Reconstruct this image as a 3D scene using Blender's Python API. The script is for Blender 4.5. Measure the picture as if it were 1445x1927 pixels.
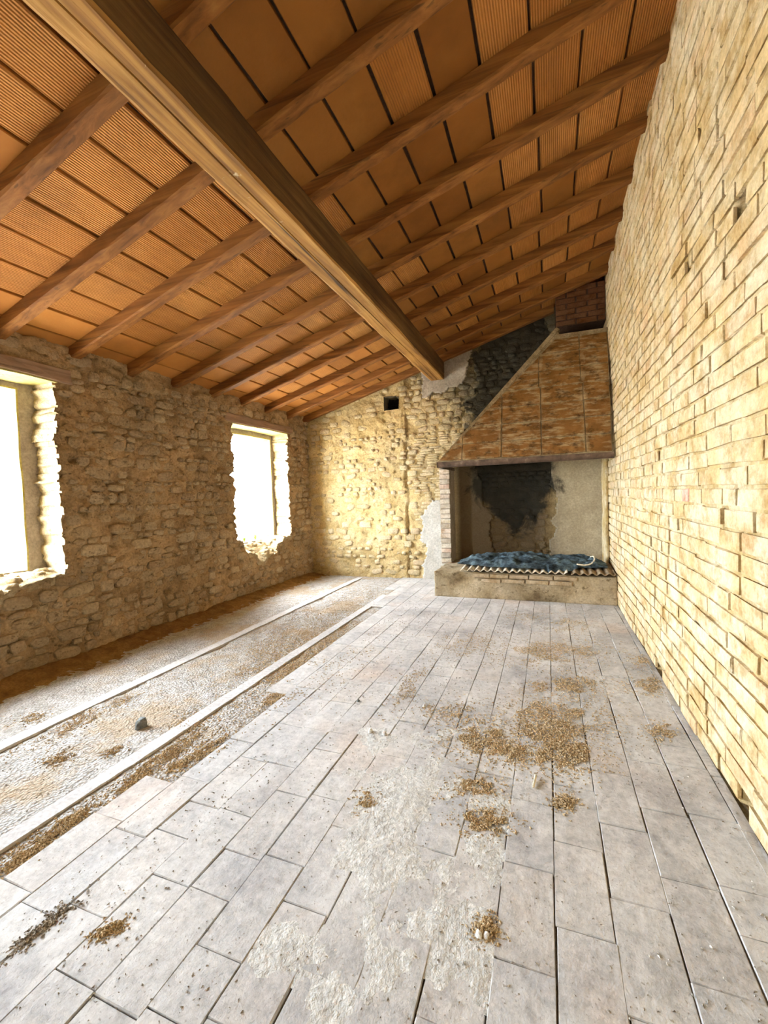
import bpy, bmesh, math, random
from mathutils import Vector, Matrix, noise
random.seed(11)
for o in list(bpy.data.objects): bpy.data.objects.remove(o)
sc = bpy.context.scene
col = sc.collection

# ------------------------------------------------------------------ camera
CX, CY, FL, H = 722.5, 963.5, 804.3, 1.2
YAW, PIT, ROL = math.radians(-21.03), math.radians(-2.27), math.radians(-1.934)
_f = Vector((math.sin(YAW)*math.cos(PIT), math.cos(YAW)*math.cos(PIT), math.sin(PIT)))
_r = _f.cross(Vector((0, 0, 1))).normalized(); _u = _r.cross(_f)
CR = math.cos(ROL)*_r + math.sin(ROL)*_u
CU = -math.sin(ROL)*_r + math.cos(ROL)*_u
CF = _f
CAM = Vector((0, 0, H))
cd = bpy.data.cameras.new('camera'); cam = bpy.data.objects.new('camera', cd); col.objects.link(cam)
cd.sensor_fit = 'HORIZONTAL'; cd.sensor_width = 36; cd.lens = FL/1445*36; cd.clip_start = .02
cam.matrix_world = Matrix(((CR.x, CU.x, -CF.x, 0), (CR.y, CU.y, -CF.y, 0), (CR.z, CU.z, -CF.z, H), (0, 0, 0, 1)))
sc.camera = cam
# ------------------------------------------------------------------ light
sc.view_settings.view_transform = 'Standard'; sc.view_settings.look = 'None'
sc.view_settings.gamma = 1; sc.view_settings.use_curve_mapping = False
sc.view_settings.exposure = 3.6
w = bpy.data.worlds.new('sky'); sc.world = w; w.use_nodes = True
bg = w.node_tree.nodes['Background']
bg.inputs[0].default_value = (.82, .91, 1.0, 1); bg.inputs[1].default_value = 6.0
sd = bpy.data.lights.new('sun', 'SUN'); sd.energy = 5; sd.angle = .01; sd.color = (1, .9, .74)
sun = bpy.data.objects.new('sun', sd); col.objects.link(sun)
sun.rotation_euler = Vector((-.10, .45, -.89)).to_track_quat('-Z', 'Y').to_euler()
sc.cycles.max_bounces = 14; sc.cycles.diffuse_bounces = 10

# ------------------------------------------------------------------ helpers
XL, XR, YB, YF = -3.464, .652, 5.824, -2.7
SL = .2857
def zroof(x): return 2.344 + SL*(x - XL)        # underside of rafters
def ray(px, py): return CR*((px-CX)/FL) - CU*((py-CY)/FL) + CF
def on(px, py, ax, v):
    d = ray(px, py); return CAM + d*((v-CAM[ax])/d[ax])
def onz(px, py, z=0): return on(px, py, 2, z)
def proj(p):
    d = p-CAM; t = d.dot(CF)
    if t < .05: return None
    return CX+FL*d.dot(CR)/t, CY-FL*d.dot(CU)/t
def tag(o, label=None, cat=None, group=None, kind=None):
    for k, v in (('label', label), ('category', cat), ('group', group), ('kind', kind)):
        if v: o[k] = v
    return o
def smooth(me): me.polygons.foreach_set('use_smooth', [True]*len(me.polygons))
def mesh(name, vs, fs, mat=None, sm=False):
    me = bpy.data.meshes.new(name); me.from_pydata([tuple(v) for v in vs], [], fs); me.update()
    if mat: me.materials.append(mat)
    if sm: smooth(me)
    return me
def ob(name, me, parent=None, mw=None):
    o = bpy.data.objects.new(name, me); col.objects.link(o)
    if mw is not None: o.matrix_world = mw
    if parent:
        o.parent = parent
        if mw is not None: o.matrix_parent_inverse = Matrix(); o.matrix_basis = parent.matrix_basis.inverted() @ mw
    return o
def empty(name, loc=(0, 0, 0)):
    o = bpy.data.objects.new(name, None); col.objects.link(o); o.location = loc; o.empty_display_size = .1
    return o
def bm_ob(name, bm, mat, parent=None, sm=False):
    me = bpy.data.meshes.new(name); bm.normal_update(); bm.to_mesh(me); bm.free(); me.materials.append(mat)
    if sm: smooth(me)
    o = ob(name, me)
    if parent: o.parent = parent; o.matrix_parent_inverse = parent.matrix_basis.inverted()
    return o
def nz(x, y, z=0.0): return noise.noise(Vector((x, y, z)))
def fb(x, y, z=0.0, o=4): return noise.fractal(Vector((x, y, z)), 1.0, 2.1, o)
def boxm(lo, hi, jit=0, bev=0, seg=1, sub=(1, 1, 1)):
    """box as bmesh, optionally cut into sub cells and jittered"""
    bm = bmesh.new()
    bmesh.ops.create_cube(bm, size=1)
    lo, hi = Vector(lo), Vector(hi)
    for v in bm.verts: v.co = Vector(lo[i]+(v.co[i]+.5)*(hi[i]-lo[i]) for i in range(3))
    if bev: bmesh.ops.bevel(bm, geom=bm.edges[:], offset=bev, segments=seg, affect='EDGES', profile=.6)
    for ax in range(3):
        for k in range(1, sub[ax]):
            p = Vector((0, 0, 0)); p[ax] = lo[ax]+(hi[ax]-lo[ax])*k/sub[ax]
            n = Vector((0, 0, 0)); n[ax] = 1
            bmesh.ops.bisect_plane(bm, geom=bm.verts[:]+bm.edges[:]+bm.faces[:], plane_co=p, plane_no=n)
    if jit:
        for v in bm.verts:
            c = v.co
            v.co = c + Vector((fb(c.x*5, c.y*5, c.z*5), fb(c.x*5+9, c.y*5, c.z*5), fb(c.x*5, c.y*5+7, c.z*5)))*jit
    return bm

# ------------------------------------------------------------------ materials
class NT:
    def __init__(s, name, rough=.9, spec=.2):
        s.m = bpy.data.materials.new(name); s.m.use_nodes = True; s.t = s.m.node_tree
        s.b = s.t.nodes['Principled BSDF']; s.b.inputs['Roughness'].default_value = rough
        s.b.inputs['Specular IOR Level'].default_value = spec
        s.geo = s.t.nodes.new('ShaderNodeNewGeometry'); s.P = s.geo.outputs['Position']
    def n(s, t, **k):
        nd = s.t.nodes.new(t)
        for a, v in k.items(): setattr(nd, a, v)
        return nd
    def l(s, a, b): s.t.links.new(a, b)
    def setin(s, sock, v):
        if hasattr(v, 'is_linked') or isinstance(v, bpy.types.NodeSocket): s.l(v, sock)
        elif isinstance(v, tuple) and len(v) == 3 and sock.type == 'RGBA': sock.default_value = (*v, 1)
        else: sock.default_value = v
    def obj(s): return s.n('ShaderNodeTexCoord').outputs['Object']
    def map(s, v, scale=(1, 1, 1), loc=(0, 0, 0)):
        m = s.n('ShaderNodeMapping'); s.l(v, m.inputs[0]); m.inputs['Scale'].default_value = scale; m.inputs['Location'].default_value = loc
        return m.outputs[0]
    def noise(s, scale, detail=4, v=None, rough=.55, dist=0):
        x = s.n('ShaderNodeTexNoise'); s.l(v or s.P, x.inputs['Vector'])
        x.inputs['Scale'].default_value = scale; x.inputs['Detail'].default_value = detail
        x.inputs['Roughness'].default_value = rough; x.inputs['Distortion'].default_value = dist
        return x.outputs['Fac']
    def voro(s, scale, v=None, feat='F1'):
        x = s.n('ShaderNodeTexVoronoi', feature=feat); s.l(v or s.P, x.inputs['Vector']); x.inputs['Scale'].default_value = scale
        return x.outputs['Distance']
    def ramp(s, fac, stops):
        r = s.n('ShaderNodeValToRGB'); s.l(fac, r.inputs[0]); e = r.color_ramp.elements
        while len(e) < len(stops): e.new(.5)
        for i, (p, c) in enumerate(stops):
            e[i].position = p; e[i].color = (*c, 1) if isinstance(c, tuple) else (c, c, c, 1)
        return r.outputs[0]
    def mix(s, fac, a, b, mode='MIX'):
        m = s.n('ShaderNodeMix', data_type='RGBA', blend_type=mode)
        s.setin(m.inputs[0], fac); s.setin(m.inputs[6], a); s.setin(m.inputs[7], b); return m.outputs[2]
    def math(s, op, a, b=0.0, c=0.0):
        m = s.n('ShaderNodeMath', operation=op); s.setin(m.inputs[0], a); s.setin(m.inputs[1], b); s.setin(m.inputs[2], c); return m.outputs[0]
    def xyz(s, v=None):
        x = s.n('ShaderNodeSeparateXYZ'); s.l(v or s.P, x.inputs[0]); return x.outputs
    def rnd(s):
        a = s.n('ShaderNodeObjectInfo').outputs['Random']; b = s.n('ShaderNodeAttribute', attribute_name='rnd').outputs['Fac']
        return s.math('FRACT', s.math('ADD', a, b))
    def smst(s, v, a, b):
        m = s.n('ShaderNodeMapRange', interpolation_type='SMOOTHSTEP'); s.l(v, m.inputs[0])
        m.inputs[1].default_value = a; m.inputs[2].default_value = b; return m.outputs[0]
    def bump(s, h, strength=.5, dist=.01, prev=None):
        b = s.n('ShaderNodeBump'); s.l(h, b.inputs['Height']); b.inputs['Strength'].default_value = strength; b.inputs['Distance'].default_value = dist
        if prev: s.l(prev, b.inputs['Normal'])
        return b.outputs[0]
    def done(s, c, nrm=None):
        s.setin(s.b.inputs['Base Color'], c)
        if nrm: s.l(nrm, s.b.inputs['Normal'])
        return s.m

def masonry(name, stops, sc1=6, pits=None, soot_shade=False, bs=.7, rnd=None, rmix=.75):
    t = NT(name, .95, .1)
    c = t.ramp(t.noise(sc1, 6), stops)
    if rnd:
        c = t.mix(rmix, c, t.ramp(t.rnd(), rnd))
    f = t.noise(55, 5)
    c = t.mix(.55, c, t.ramp(f, [(.3, .55), (.7, 1.25)]), 'MULTIPLY')
    if pits:
        p = t.ramp(t.noise(1, 4, t.map(t.P, (17, 17, 26)), .72), [(.57, 0.), (.68, 1.)])
        c = t.mix(t.math('MULTIPLY', p, .8), c, pits)
        c = t.mix(.6, c, t.ramp(t.noise(1.7, 5), [(.35, .7), (.65, 1.2)]), 'MULTIPLY')
    if soot_shade: c = soot_shade_mix(t, c)
    h = t.bump(t.noise(24, 6, rough=.68), bs, .035)
    h = t.bump(t.noise(110, 4), bs*.6, .006, h)
    return t.done(c, h)
def soot_shade_mix(t, c):
    """smoke stain on the back wall round the flue, plus painted niche shade"""
    x, y, z = t.xyz()
    n = t.noise(3.4, 8, rough=.66, dist=.5); n2 = t.noise(7, 4)
    wob = t.math('MULTIPLY_ADD', t.math('SUBTRACT', n, .5), 1.3, 0)
    up = t.math('MULTIPLY', t.smst(t.math('ADD', t.math('ADD', x, t.math('MULTIPLY', z, .75)), wob), .1, 1.1), t.smst(z, 1.6, 2.0))   # up and right, above the hood
    cx = t.math('ABSOLUTE', t.math('ADD', x, .42)); cz = t.math('MAXIMUM', t.math('SUBTRACT', 1.22, z), 0.0)
    r = t.math('ADD', t.math('MULTIPLY', cx, 1.5), t.math('MULTIPLY', cz, 1.35))
    fire = t.math('SUBTRACT', 1.0, t.smst(t.math('ADD', r, t.math('MULTIPLY', wob, 1.25)), .68, .98))
    nic = t.math('MULTIPLY', t.math('MULTIPLY', t.smst(x, -1.2, -1.1), t.smst(z, 1.9, 1.6)), t.math('SUBTRACT', .86, t.math('MULTIPLY', t.smst(x, -.15, .25), .58)))  # niche: smoke brown together with shade under the hood, as colour
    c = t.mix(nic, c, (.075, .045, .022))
    a = t.math('MULTIPLY', t.math('MAXIMUM', t.math('MULTIPLY', up, .82), t.math('MULTIPLY', fire, .97)), 1)
    return t.mix(a, c, t.mix(n2, (.010, .010, .010), (.05, .044, .03)))

MT = {}
MT['rubble'] = masonry('rubble_mortar', [(.25, (.27, .17, .08)), (.5, (.43, .29, .15)), (.75, (.54, .39, .22))], 3.5, (.12, .08, .04))
STONES = [(0, (.36, .24, .125)), (.2, (.47, .34, .19)), (.4, (.42, .30, .185)), (.6, (.51, .38, .22)), (.8, (.39, .28, .175)), (1, (.60, .47, .30))]
MT['stone'] = masonry('field_stone', [(.3, (.32, .23, .13)), (.7, (.53, .41, .25))], 5, (.14, .095, .05), rnd=STONES, rmix=.5)
MT['reveal'] = masonry('pale_rubble', [(.3, (.40, .29, .15)), (.7, (.58, .47, .30))], 7, (.25, .16, .07), bs=.9)
MT['backplaster'] = masonry('ochre_plaster', [(.25, (.42, .285, .11)), (.5, (.59, .44, .215)), (.75, (.67, .54, .32))], 4.5, (.28, .19, .07), soot_shade=True)
MT['backstone'] = masonry('back_wall_stone', [(.3, (.46, .35, .19)), (.7, (.66, .54, .34))], 9, soot_shade=True, rmix=.55,
                          rnd=[(0, (.42, .32, .17)), (.3, (.54, .43, .25)), (.6, (.62, .52, .33)), (.85, (.56, .40, .25)), (1, (.58, .49, .33))])
MT['whiteplaster'] = masonry('white_plaster', [(.3, (.44, .415, .36)), (.7, (.56, .535, .48))], 5, bs=.3)
MT['nicheplaster'] = masonry('smoked_shaded_plaster', [(.3, (.50, .42, .28)), (.7, (.64, .55, .38))], 5, soot_shade=True, bs=.2)
MT['greyplaster'] = masonry('grey_plaster', [(.3, (.30, .25, .20)), (.7, (.44, .38, .31))], 5, bs=.35)
MT['darkplaster'] = masonry('dark_plaster', [(.3, (.16, .13, .085)), (.7, (.27, .23, .16))], 5, bs=.35)  # darker plaster for the pocket sides
MT['yellowplaster'] = masonry('yellow_plaster', [(.3, (.36, .29, .09)), (.7, (.48, .41, .17))], 6, bs=.15)
MT['hearth'] = masonry('hearth_plaster', [(.3, (.20, .14, .075)), (.45, (.42, .33, .20)), (.7, (.56, .47, .33))], 4, (.12, .08, .035), bs=.5)
MT['mortar0'] = masonry('plain_lime_mortar', [(.3, (.36, .25, .085)), (.7, (.56, .43, .20))], 6, (.28, .18, .05), bs=.9)

def brick_mat(name, stops, rnd, bs=.5, lime=(.86, .81, .70), limeamt=.6):
    t = NT(name, .93, .12)
    c = t.mix(.7, t.ramp(t.noise(7, 5), stops), t.ramp(t.rnd(), rnd))
    lm = t.ramp(t.noise(4.5, 6, rough=.65), [(.42, 0.), (.62, 1.)])
    c = t.mix(t.math('MULTIPLY', lm, limeamt), c, lime)
    c = t.mix(.5, c, t.ramp(t.noise(60, 4), [(.3, .7), (.7, 1.15)]), 'MULTIPLY')
    c = t.mix(.8, c, t.ramp(t.noise(10, 7, rough=.72), [(.36, (.62, .50, .30)), (.5, (.96, .94, .88)), (.62, (1.12, 1.1, 1.06))]), 'MULTIPLY')
    st = t.noise(40, 3, t.map(t.P, (1, .12, 1)))
    h = t.bump(t.noise(28, 6, rough=.65), bs, .014); h = t.bump(st, bs*.6, .006, h)
    return t.done(c, h)
MT['brick'] = brick_mat('limewashed_brick', [(.3, (.55, .39, .18)), (.7, (.66, .50, .27))],
                        [(0, (.54, .38, .17)), (.3, (.64, .48, .26)), (.55, (.68, .53, .31)), (.8, (.64, .43, .26)), (1, (.70, .55, .32))], bs=1.0, lime=(.75, .68, .52), limeamt=.7)
MT['mortar'] = brick_mat('lime_mortar', [(.3, (.40, .27, .10)), (.7, (.58, .44, .21))], [(0, (.46, .33, .14)), (1, (.56, .42, .2))], bs=1.0, lime=(.68, .61, .46), limeamt=.75)
MT['pinkbrick'] = brick_mat('pink_brick', [(.3, (.66, .34, .26)), (.7, (.76, .46, .36))], [(0, (.68, .36, .28)), (1, (.76, .48, .38))], limeamt=.25)
MT['pierbrick'] = brick_mat('pier_brick', [(.3, (.30, .25, .20)), (.7, (.62, .56, .48))], [(0, (.22, .18, .15)), (.4, (.45, .39, .32)), (.7, (.7, .64, .55)), (1, (.5, .3, .22))], limeamt=.35)
MT['fluebrick'] = brick_mat('smoked_red_brick', [(.3, (.10, .04, .018)), (.7, (.16, .07, .03))], [(0, (.10, .04, .018)), (1, (.16, .07, .03))], limeamt=.02)
MT['hearthbrick'] = brick_mat('hearth_brick', [(.3, (.40, .30, .19)), (.7, (.52, .42, .28))], [(0, (.38, .28, .18)), (1, (.55, .44, .3))], limeamt=.2)

def wood_mat(name, stops, axis, crack=.5, patch=None):
    t = NT(name, .75, .25)
    s = [22, 22, 22]; s[axis] = .9
    v = t.map(t.P, tuple(s))
    g = t.noise(1.0, 5, v, .6, .6)
    c = t.ramp(g, stops)
    c = t.mix(.45, c, t.ramp(t.noise(3.5, 4), [(.3, .55), (.7, 1.2)]), 'MULTIPLY')
    s2 = [40, 40, 40]; s2[axis] = .8
    k = t.ramp(t.noise(1.0, 3, t.map(t.P, tuple(s2)), .5), [(.30, 1.), (.37, 0.)])
    c = t.mix(t.math('MULTIPLY', k, crack), c, (.03, .015, .006))
    if patch:
        pm = t.ramp(t.noise(9, 5, rough=.7), [(.66, 0.), (.72, 1.)])
        c = t.mix(t.math('MULTIPLY', pm, .7), c, patch)
    return t.done(c, t.bump(g, .5, .01))
WS = [(.3, (.12, .042, .009)), (.5, (.23, .088, .019)), (.72, (.33, .145, .036))]
MT['rafter'] = wood_mat('rafter_wood', WS, 0, .5)
MT['beam'] = wood_mat('beam_wood', [(.28, (.13, .055, .012)), (.5, (.32, .155, .035)), (.7, (.47, .26, .072))], 1, .9, (.66, .55, .38))
MT['beamside'] = wood_mat('beam_side_shade', [(.28, (.045, .022, .008)), (.5, (.11, .058, .02)), (.75, (.20, .115, .045))], 1, .9)  # beam wood darkened to carry the shade of its sides
MT['lintel'] = wood_mat('lintel_wood', [(.3, (.22, .14, .09)), (.6, (.36, .24, .16)), (.8, (.44, .30, .2))], 1, .5)

def clay(name, ribs, k=1.0):
    t = NT(name, .85, .2); o = t.obj()
    c = t.ramp(t.noise(5, 5), [(.3, (.35, .135, .028)), (.55, (.46, .19, .042)), (.75, (.54, .25, .066))])
    c = t.mix(.6, c, t.ramp(t.rnd(), [(0, (.30, .11, .021)), (.35, (.46, .19, .043)), (.7, (.52, .235, .062)), (1, (.38, .15, .032))]))
    dust = t.ramp(t.noise(2.2, 6, rough=.65), [(.5, 0.), (.7, 1.)])
    c = t.mix(t.math('MULTIPLY', dust, .4), c, (.20, .085, .025))
    if k != 1: c = t.mix(1.0, c, (k, k*.94, k*.8), 'MULTIPLY')
    h = t.bump(t.noise(60, 4), .25, .004)
    if ribs:
        x = t.xyz(o)[0]
        sx = t.math('SINE', t.math('MULTIPLY', x, 2*math.pi/.0132))
        n = t.noise(1.0, 2, t.map(t.P, (26, 1.5, 26)))
        g = t.math('MULTIPLY', t.smst(sx, -.2, -.95), t.smst(n, .25, .6))
        c = t.mix(t.math('MULTIPLY', g, .55), c, (.20, .075, .02))
        h = t.bump(sx, .6, .004, h)
    return t.done(c, h)
MT['clayrib'] = clay('ribbed_clay', True); MT['clay'] = clay('smooth_shaded_clay', False, .58); MT['claypale'] = clay('smooth_clay', False)  # smooth clay right of the beam has the ceiling's shade in its colour
MT['roofback'] = masonry('roof_bedding', [(.3, (.05, .03, .02)), (.7, (.10, .06, .04))])

def floor_tile():
    t = NT('worn_cotto', .82, .3)
    c = t.ramp(t.rnd(), [(0, (.40, .38, .355)), (.3, (.50, .485, .465)), (.55, (.45, .445, .445)), (.8, (.51, .465, .42)), (1, (.54, .53, .51))])
    c = t.mix(.6, c, t.ramp(t.noise(2.0, 6, rough=.62), [(.33, (.27, .265, .27)), (.5, (.49, .485, .475)), (.65, (.64, .63, .61))]))
    pk = t.ramp(t.noise(1.4, 3), [(.56, 0.), (.7, 1.)]); c = t.mix(t.math('MULTIPLY', pk, .5), c, (.55, .42, .32))
    c = t.mix(.75, c, t.ramp(t.noise(30, 6, rough=.75), [(.34, .68), (.5, .98), (.64, 1.2)]), 'MULTIPLY')
    sc2 = t.ramp(t.noise(1, 5, t.map(t.P, (7, 3, 7)), .7), [(.52, 0.), (.62, 1.)]); c = t.mix(t.math('MULTIPLY', sc2, .45), c, (.68, .67, .65))
    sp = t.ramp(t.noise(95, 3), [(.64, 0.), (.70, 1.)]); c = t.mix(t.math('MULTIPLY', sp, .6), c, (.22, .18, .14))
    h = t.bump(t.noise(20, 7, rough=.7), .6, .010); h = t.bump(t.noise(140, 3), .3, .002, h)
    return t.done(c, h)
MT['tile'] = floor_tile()
def screed():
    t = NT('rough_screed', .95, .15)
    v = t.voro(75); n = t.noise(14, 6, rough=.7)
    c = t.ramp(n, [(.32, (.34, .31, .27)), (.5, (.50, .48, .45)), (.7, (.62, .605, .58))])
    c = t.mix(t.ramp(v, [(.0, 0.), (.45, .0), (.75, .55)]), c, (.24, .20, .16))
    br = t.ramp(t.noise(2.0, 5, rough=.65), [(.50, 0.), (.60, 1.)]); c = t.mix(t.math('MULTIPLY', br, .6), c, (.42, .30, .17))
    h = t.bump(v, .8, .012); h = t.bump(t.noise(60, 5, rough=.7), .8, .01, h)
    return t.done(c, h)
MT['screed'] = screed()
MT['cement'] = masonry('smooth_cement', [(.3, (.48, .46, .45)), (.7, (.60, .585, .57))], 5, bs=.15)
MT['joint'] = masonry('joint_dirt', [(.3, (.16, .125, .09)), (.7, (.36, .31, .24))], 6)
MT['smear'] = masonry('dried_plaster', [(.3, (.52, .505, .47)), (.7, (.68, .67, .635))], 14, bs=.6)
def grains(name, a, b, c2):
    t = NT(name, .9, .1)
    return t.done(t.ramp(t.noise(170, 2), [(.3, a), (.5, b), (.68, c2)]))
MT['chaff'] = grains('brown_chaff', (.20, .13, .065), (.44, .32, .175), (.68, .56, .38))
MT['crumb'] = grains('grey_crumbs', (.10, .08, .06), (.25, .21, .16), (.75, .72, .66))
MT['dirt'] = masonry('brown_dirt_shade', [(.3, (.20, .10, .035)), (.7, (.38, .22, .085))], 9, bs=.8)  # dirt brown, also standing in for the wall's shadow
MT['darkstone'] = masonry('dark_stone', [(.3, (.12, .13, .13)), (.7, (.34, .35, .33))], 30)
MT['whitestone'] = masonry('white_stone', [(.3, (.75, .73, .68)), (.7, (.88, .86, .82))], 30)

def hood_mat():
    t = NT('hood_clay', .9, .15)
    c = t.ramp(t.noise(6, 5), [(.3, (.17, .075, .018)), (.6, (.27, .13, .035)), (.8, (.36, .19, .065))])
    s = t.ramp(t.noise(1, 6, t.map(t.P, (5, 5, 26)), .68), [(.50, 0.), (.64, 1.)])
    c = t.mix(t.math('MULTIPLY', s, .6), c, (.52, .41, .23))
    k = t.ramp(t.noise(1, 6, t.map(t.P, (9, 9, 14), (3, 1, 7)), .7), [(.5, 0.), (.66, 1.)])
    c = t.mix(t.math('MULTIPLY', k, .85), c, (.05, .024, .009))
    x, y, z = t.xyz(); n = t.noise(9, 6, rough=.7); wob = t.math('MULTIPLY', t.math('SUBTRACT', n, .5), .6)
    rz = t.math('ABSOLUTE', t.math('SUBTRACT', t.math('FRACT', t.math('DIVIDE', t.math('SUBTRACT', z, 1.556), .1945)), .5))
    rx = t.math('ABSOLUTE', t.math('SUBTRACT', t.math('FRACT', t.math('DIVIDE', t.math('ADD', x, .9), .4233)), .5))
    m = t.math('MAXIMUM', t.smst(t.math('ADD', rz, wob), .40, .50), t.math('MULTIPLY', t.smst(t.math('ADD', rx, wob), .44, .52), .6))
    c = t.mix(t.math('MULTIPLY', m, .75), c, t.ramp(t.noise(16, 5), [(.3, (.20, .12, .045)), (.6, (.52, .40, .22))]))
    return t.done(c, t.bump(t.noise(40, 6, rough=.7), .6, .01))
MT['hood'] = hood_mat()
MT['hoodmortar'] = masonry('hood_mortar', [(.3, (.22, .14, .055)), (.7, (.56, .45, .28))], 9, bs=.9)
def iron():
    t = NT('rusty_iron', .6, .4); t.b.inputs['Metallic'].default_value = .3
    return t.done(t.ramp(t.noise(12, 5), [(.35, (.07, .045, .03)), (.6, (.17, .11, .075)), (.75, (.36, .28, .2))]), t.bump(t.noise(60, 4), .4, .003))
MT['iron'] = iron()
def cloth():
    t = NT('blue_net', .85, .2)
    c = t.ramp(t.noise(9, 6, rough=.7), [(.34, (.022, .03, .036)), (.47, (.09, .125, .145)), (.6, (.24, .35, .41)), (.74, (.52, .62, .66))])
    return t.done(c, t.bump(t.noise(1, 5, t.map(t.P, (18, 60, 30))), .8, .012))
MT['cloth'] = cloth()
MT['corr'] = masonry('dusty_fibre_sheet', [(.3, (.50, .42, .30)), (.7, (.74, .67, .54))], 9, bs=.2)
MT['corr2'] = masonry('brown_fibre_sheet', [(.3, (.20, .14, .085)), (.7, (.44, .34, .22))], 9, bs=.2)
MT['rope'] = masonry('cream_rope', [(.3, (.70, .62, .44)), (.7, (.84, .77, .6))], 60, bs=.4)
MT['black'] = masonry('pocket_black', [(.3, (.012, .011, .01)), (.7, (.03, .026, .02))])
MT['ground'] = masonry('pale_gravel', [(.3, (.55, .52, .45)), (.7, (.72, .69, .62))], 2)
MT['grass'] = masonry('green_weeds', [(.3, (.18, .28, .07)), (.7, (.34, .45, .13))], 12)
MT['rooftile'] = masonry('roof_clay', [(.3, (.45, .24, .13)), (.7, (.66, .42, .26))], 8, bs=.3)

# ------------------------------------------------------------------ piece emitter
def area_px(me, mw):
    ps = [proj(mw @ v.co) for v in me.vertices]
    if any(p is None for p in ps): return 0
    x0 = max(min(p[0] for p in ps), 0); x1 = min(max(p[0] for p in ps), 1445)
    y0 = max(min(p[1] for p in ps), 0); y1 = min(max(p[1] for p in ps), 1927)
    if x1 <= x0 or y1 <= y0: return 0
    return (x1-x0)*(y1-y0)
def emit(parent, name, pieces, mat, limit=300, rest=None, sm=True):
    """pieces: (mesh, matrix). the ones that show largest become parts, the rest one mesh of stuff"""
    sc_ = sorted(((area_px(m, x), i) for i, (m, x) in enumerate(pieces)), reverse=True)
    keep = [i for a, i in sc_[:limit] if a > 0]
    ks = set(keep)
    for i in keep:
        o = bpy.data.objects.new(name, pieces[i][0]); col.objects.link(o); o.matrix_basis = pieces[i][1]; o.parent = parent
    rs = [pieces[i] for i in range(len(pieces)) if i not in ks]
    if rs:
        vs, fs, rv = [], [], []
        for m, x in rs:
            b = len(vs); r = random.random()
            vs += [x @ v.co for v in m.vertices]; rv += [r]*len(m.vertices)
            fs += [[b+k for k in p.vertices] for p in m.polygons]
        me = mesh(rest or name+'_rest', vs, fs, mat, sm)
        at = me.attributes.new('rnd', 'FLOAT', 'POINT'); at.data.foreach_set('value', rv)
        o = ob(rest or name, me); o.parent = parent; o['kind'] = 'stuff'
def stone_variants(n, mat, rnds=9, flat=False):
    out = []
    for k in range(n):
        vs, fs = [], []
        sq = random.uniform(.55, .8) if not flat else random.uniform(.25, .45)
        ang = [2*math.pi*(i+random.uniform(-.25, .25))/rnds for i in range(rnds)]
        rad = [random.uniform(.86, 1.05) for _ in ang]
        def pt(i, s, z):
            a = ang[i]; c, sn = math.cos(a), math.sin(a)
            x = math.copysign(abs(c)**sq, c)*.5*rad[i]*s; y = math.copysign(abs(sn)**sq, sn)*.5*rad[i]*s
            return (x, y, z)
        tilt = (random.uniform(-.25, .25), random.uniform(-.25, .25))
        for s, z, j in ((1.0, -.9, 0), (.95, .30, .12), (.74, .86, .14)):
            for i in range(rnds):
                p = pt(i, s, z+random.uniform(-j, j)); vs.append((p[0], p[1], p[2]+(tilt[0]*p[0]+tilt[1]*p[1])*(1 if z > 0 else 0)))
        vs.append((random.uniform(-.08, .08), random.uniform(-.08, .08), random.uniform(.9, 1.1)))
        for r in range(2):
            for i in range(rnds):
                j = (i+1) % rnds; fs.append((r*rnds+i, r*rnds+j, (r+1)*rnds+j, (r+1)*rnds+i))
        for i in range(rnds): fs.append((2*rnds+i, 2*rnds+(i+1) % rnds, 3*rnds))
        out.append(mesh('stone_shape', vs, fs, mat, True))
    return out
def brick_variants(n, mat, jit=.045, cham=.09):
    """unit brick: x along the course, y up, z out of the wall; front at z=1"""
    out = []
    for k in range(n):
        vs = []
        for z, ins in ((-1, 0), (.72, 0), (1, 1)):
            for sx, sy in ((-1, -1), (1, -1), (1, 1), (-1, 1)):
                jx, jy = random.uniform(-jit, jit)*.35, random.uniform(-jit, jit)*1.6
                vs.append((sx*(.5-ins*cham*.22)+jx, sy*(.5-ins*cham)+jy, z+(random.uniform(-.22, .22) if ins else 0)))
        fs = []
        for r in (0, 1):
            for i in range(4):
                j = (i+1) % 4; fs.append((4*r+i, 4*r+j, 4*r+4+j, 4*r+4+i))
        fs.append((8, 9, 10, 11))
        out.append(mesh('brick_shape', vs, fs, mat))
    return out
def frame(o, u, v, n, su=1, sv=1, sn=1, rot=0):
    """matrix with local x->u, y->v, z->n"""
    c, s = math.cos(rot), math.sin(rot)
    u2 = u*c+v*s; v2 = -u*s+v*c
    a, b, d = u2*su, v2*sv, n*sn
    return Matrix(((a.x, b.x, d.x, o.x), (a.y, b.y, d.y, o.y), (a.z, b.z, d.z, o.z), (0, 0, 0, 1)))
VX, VY, VZ = Vector((1, 0, 0)), Vector((0, 1, 0)), Vector((0, 0, 1))

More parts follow.
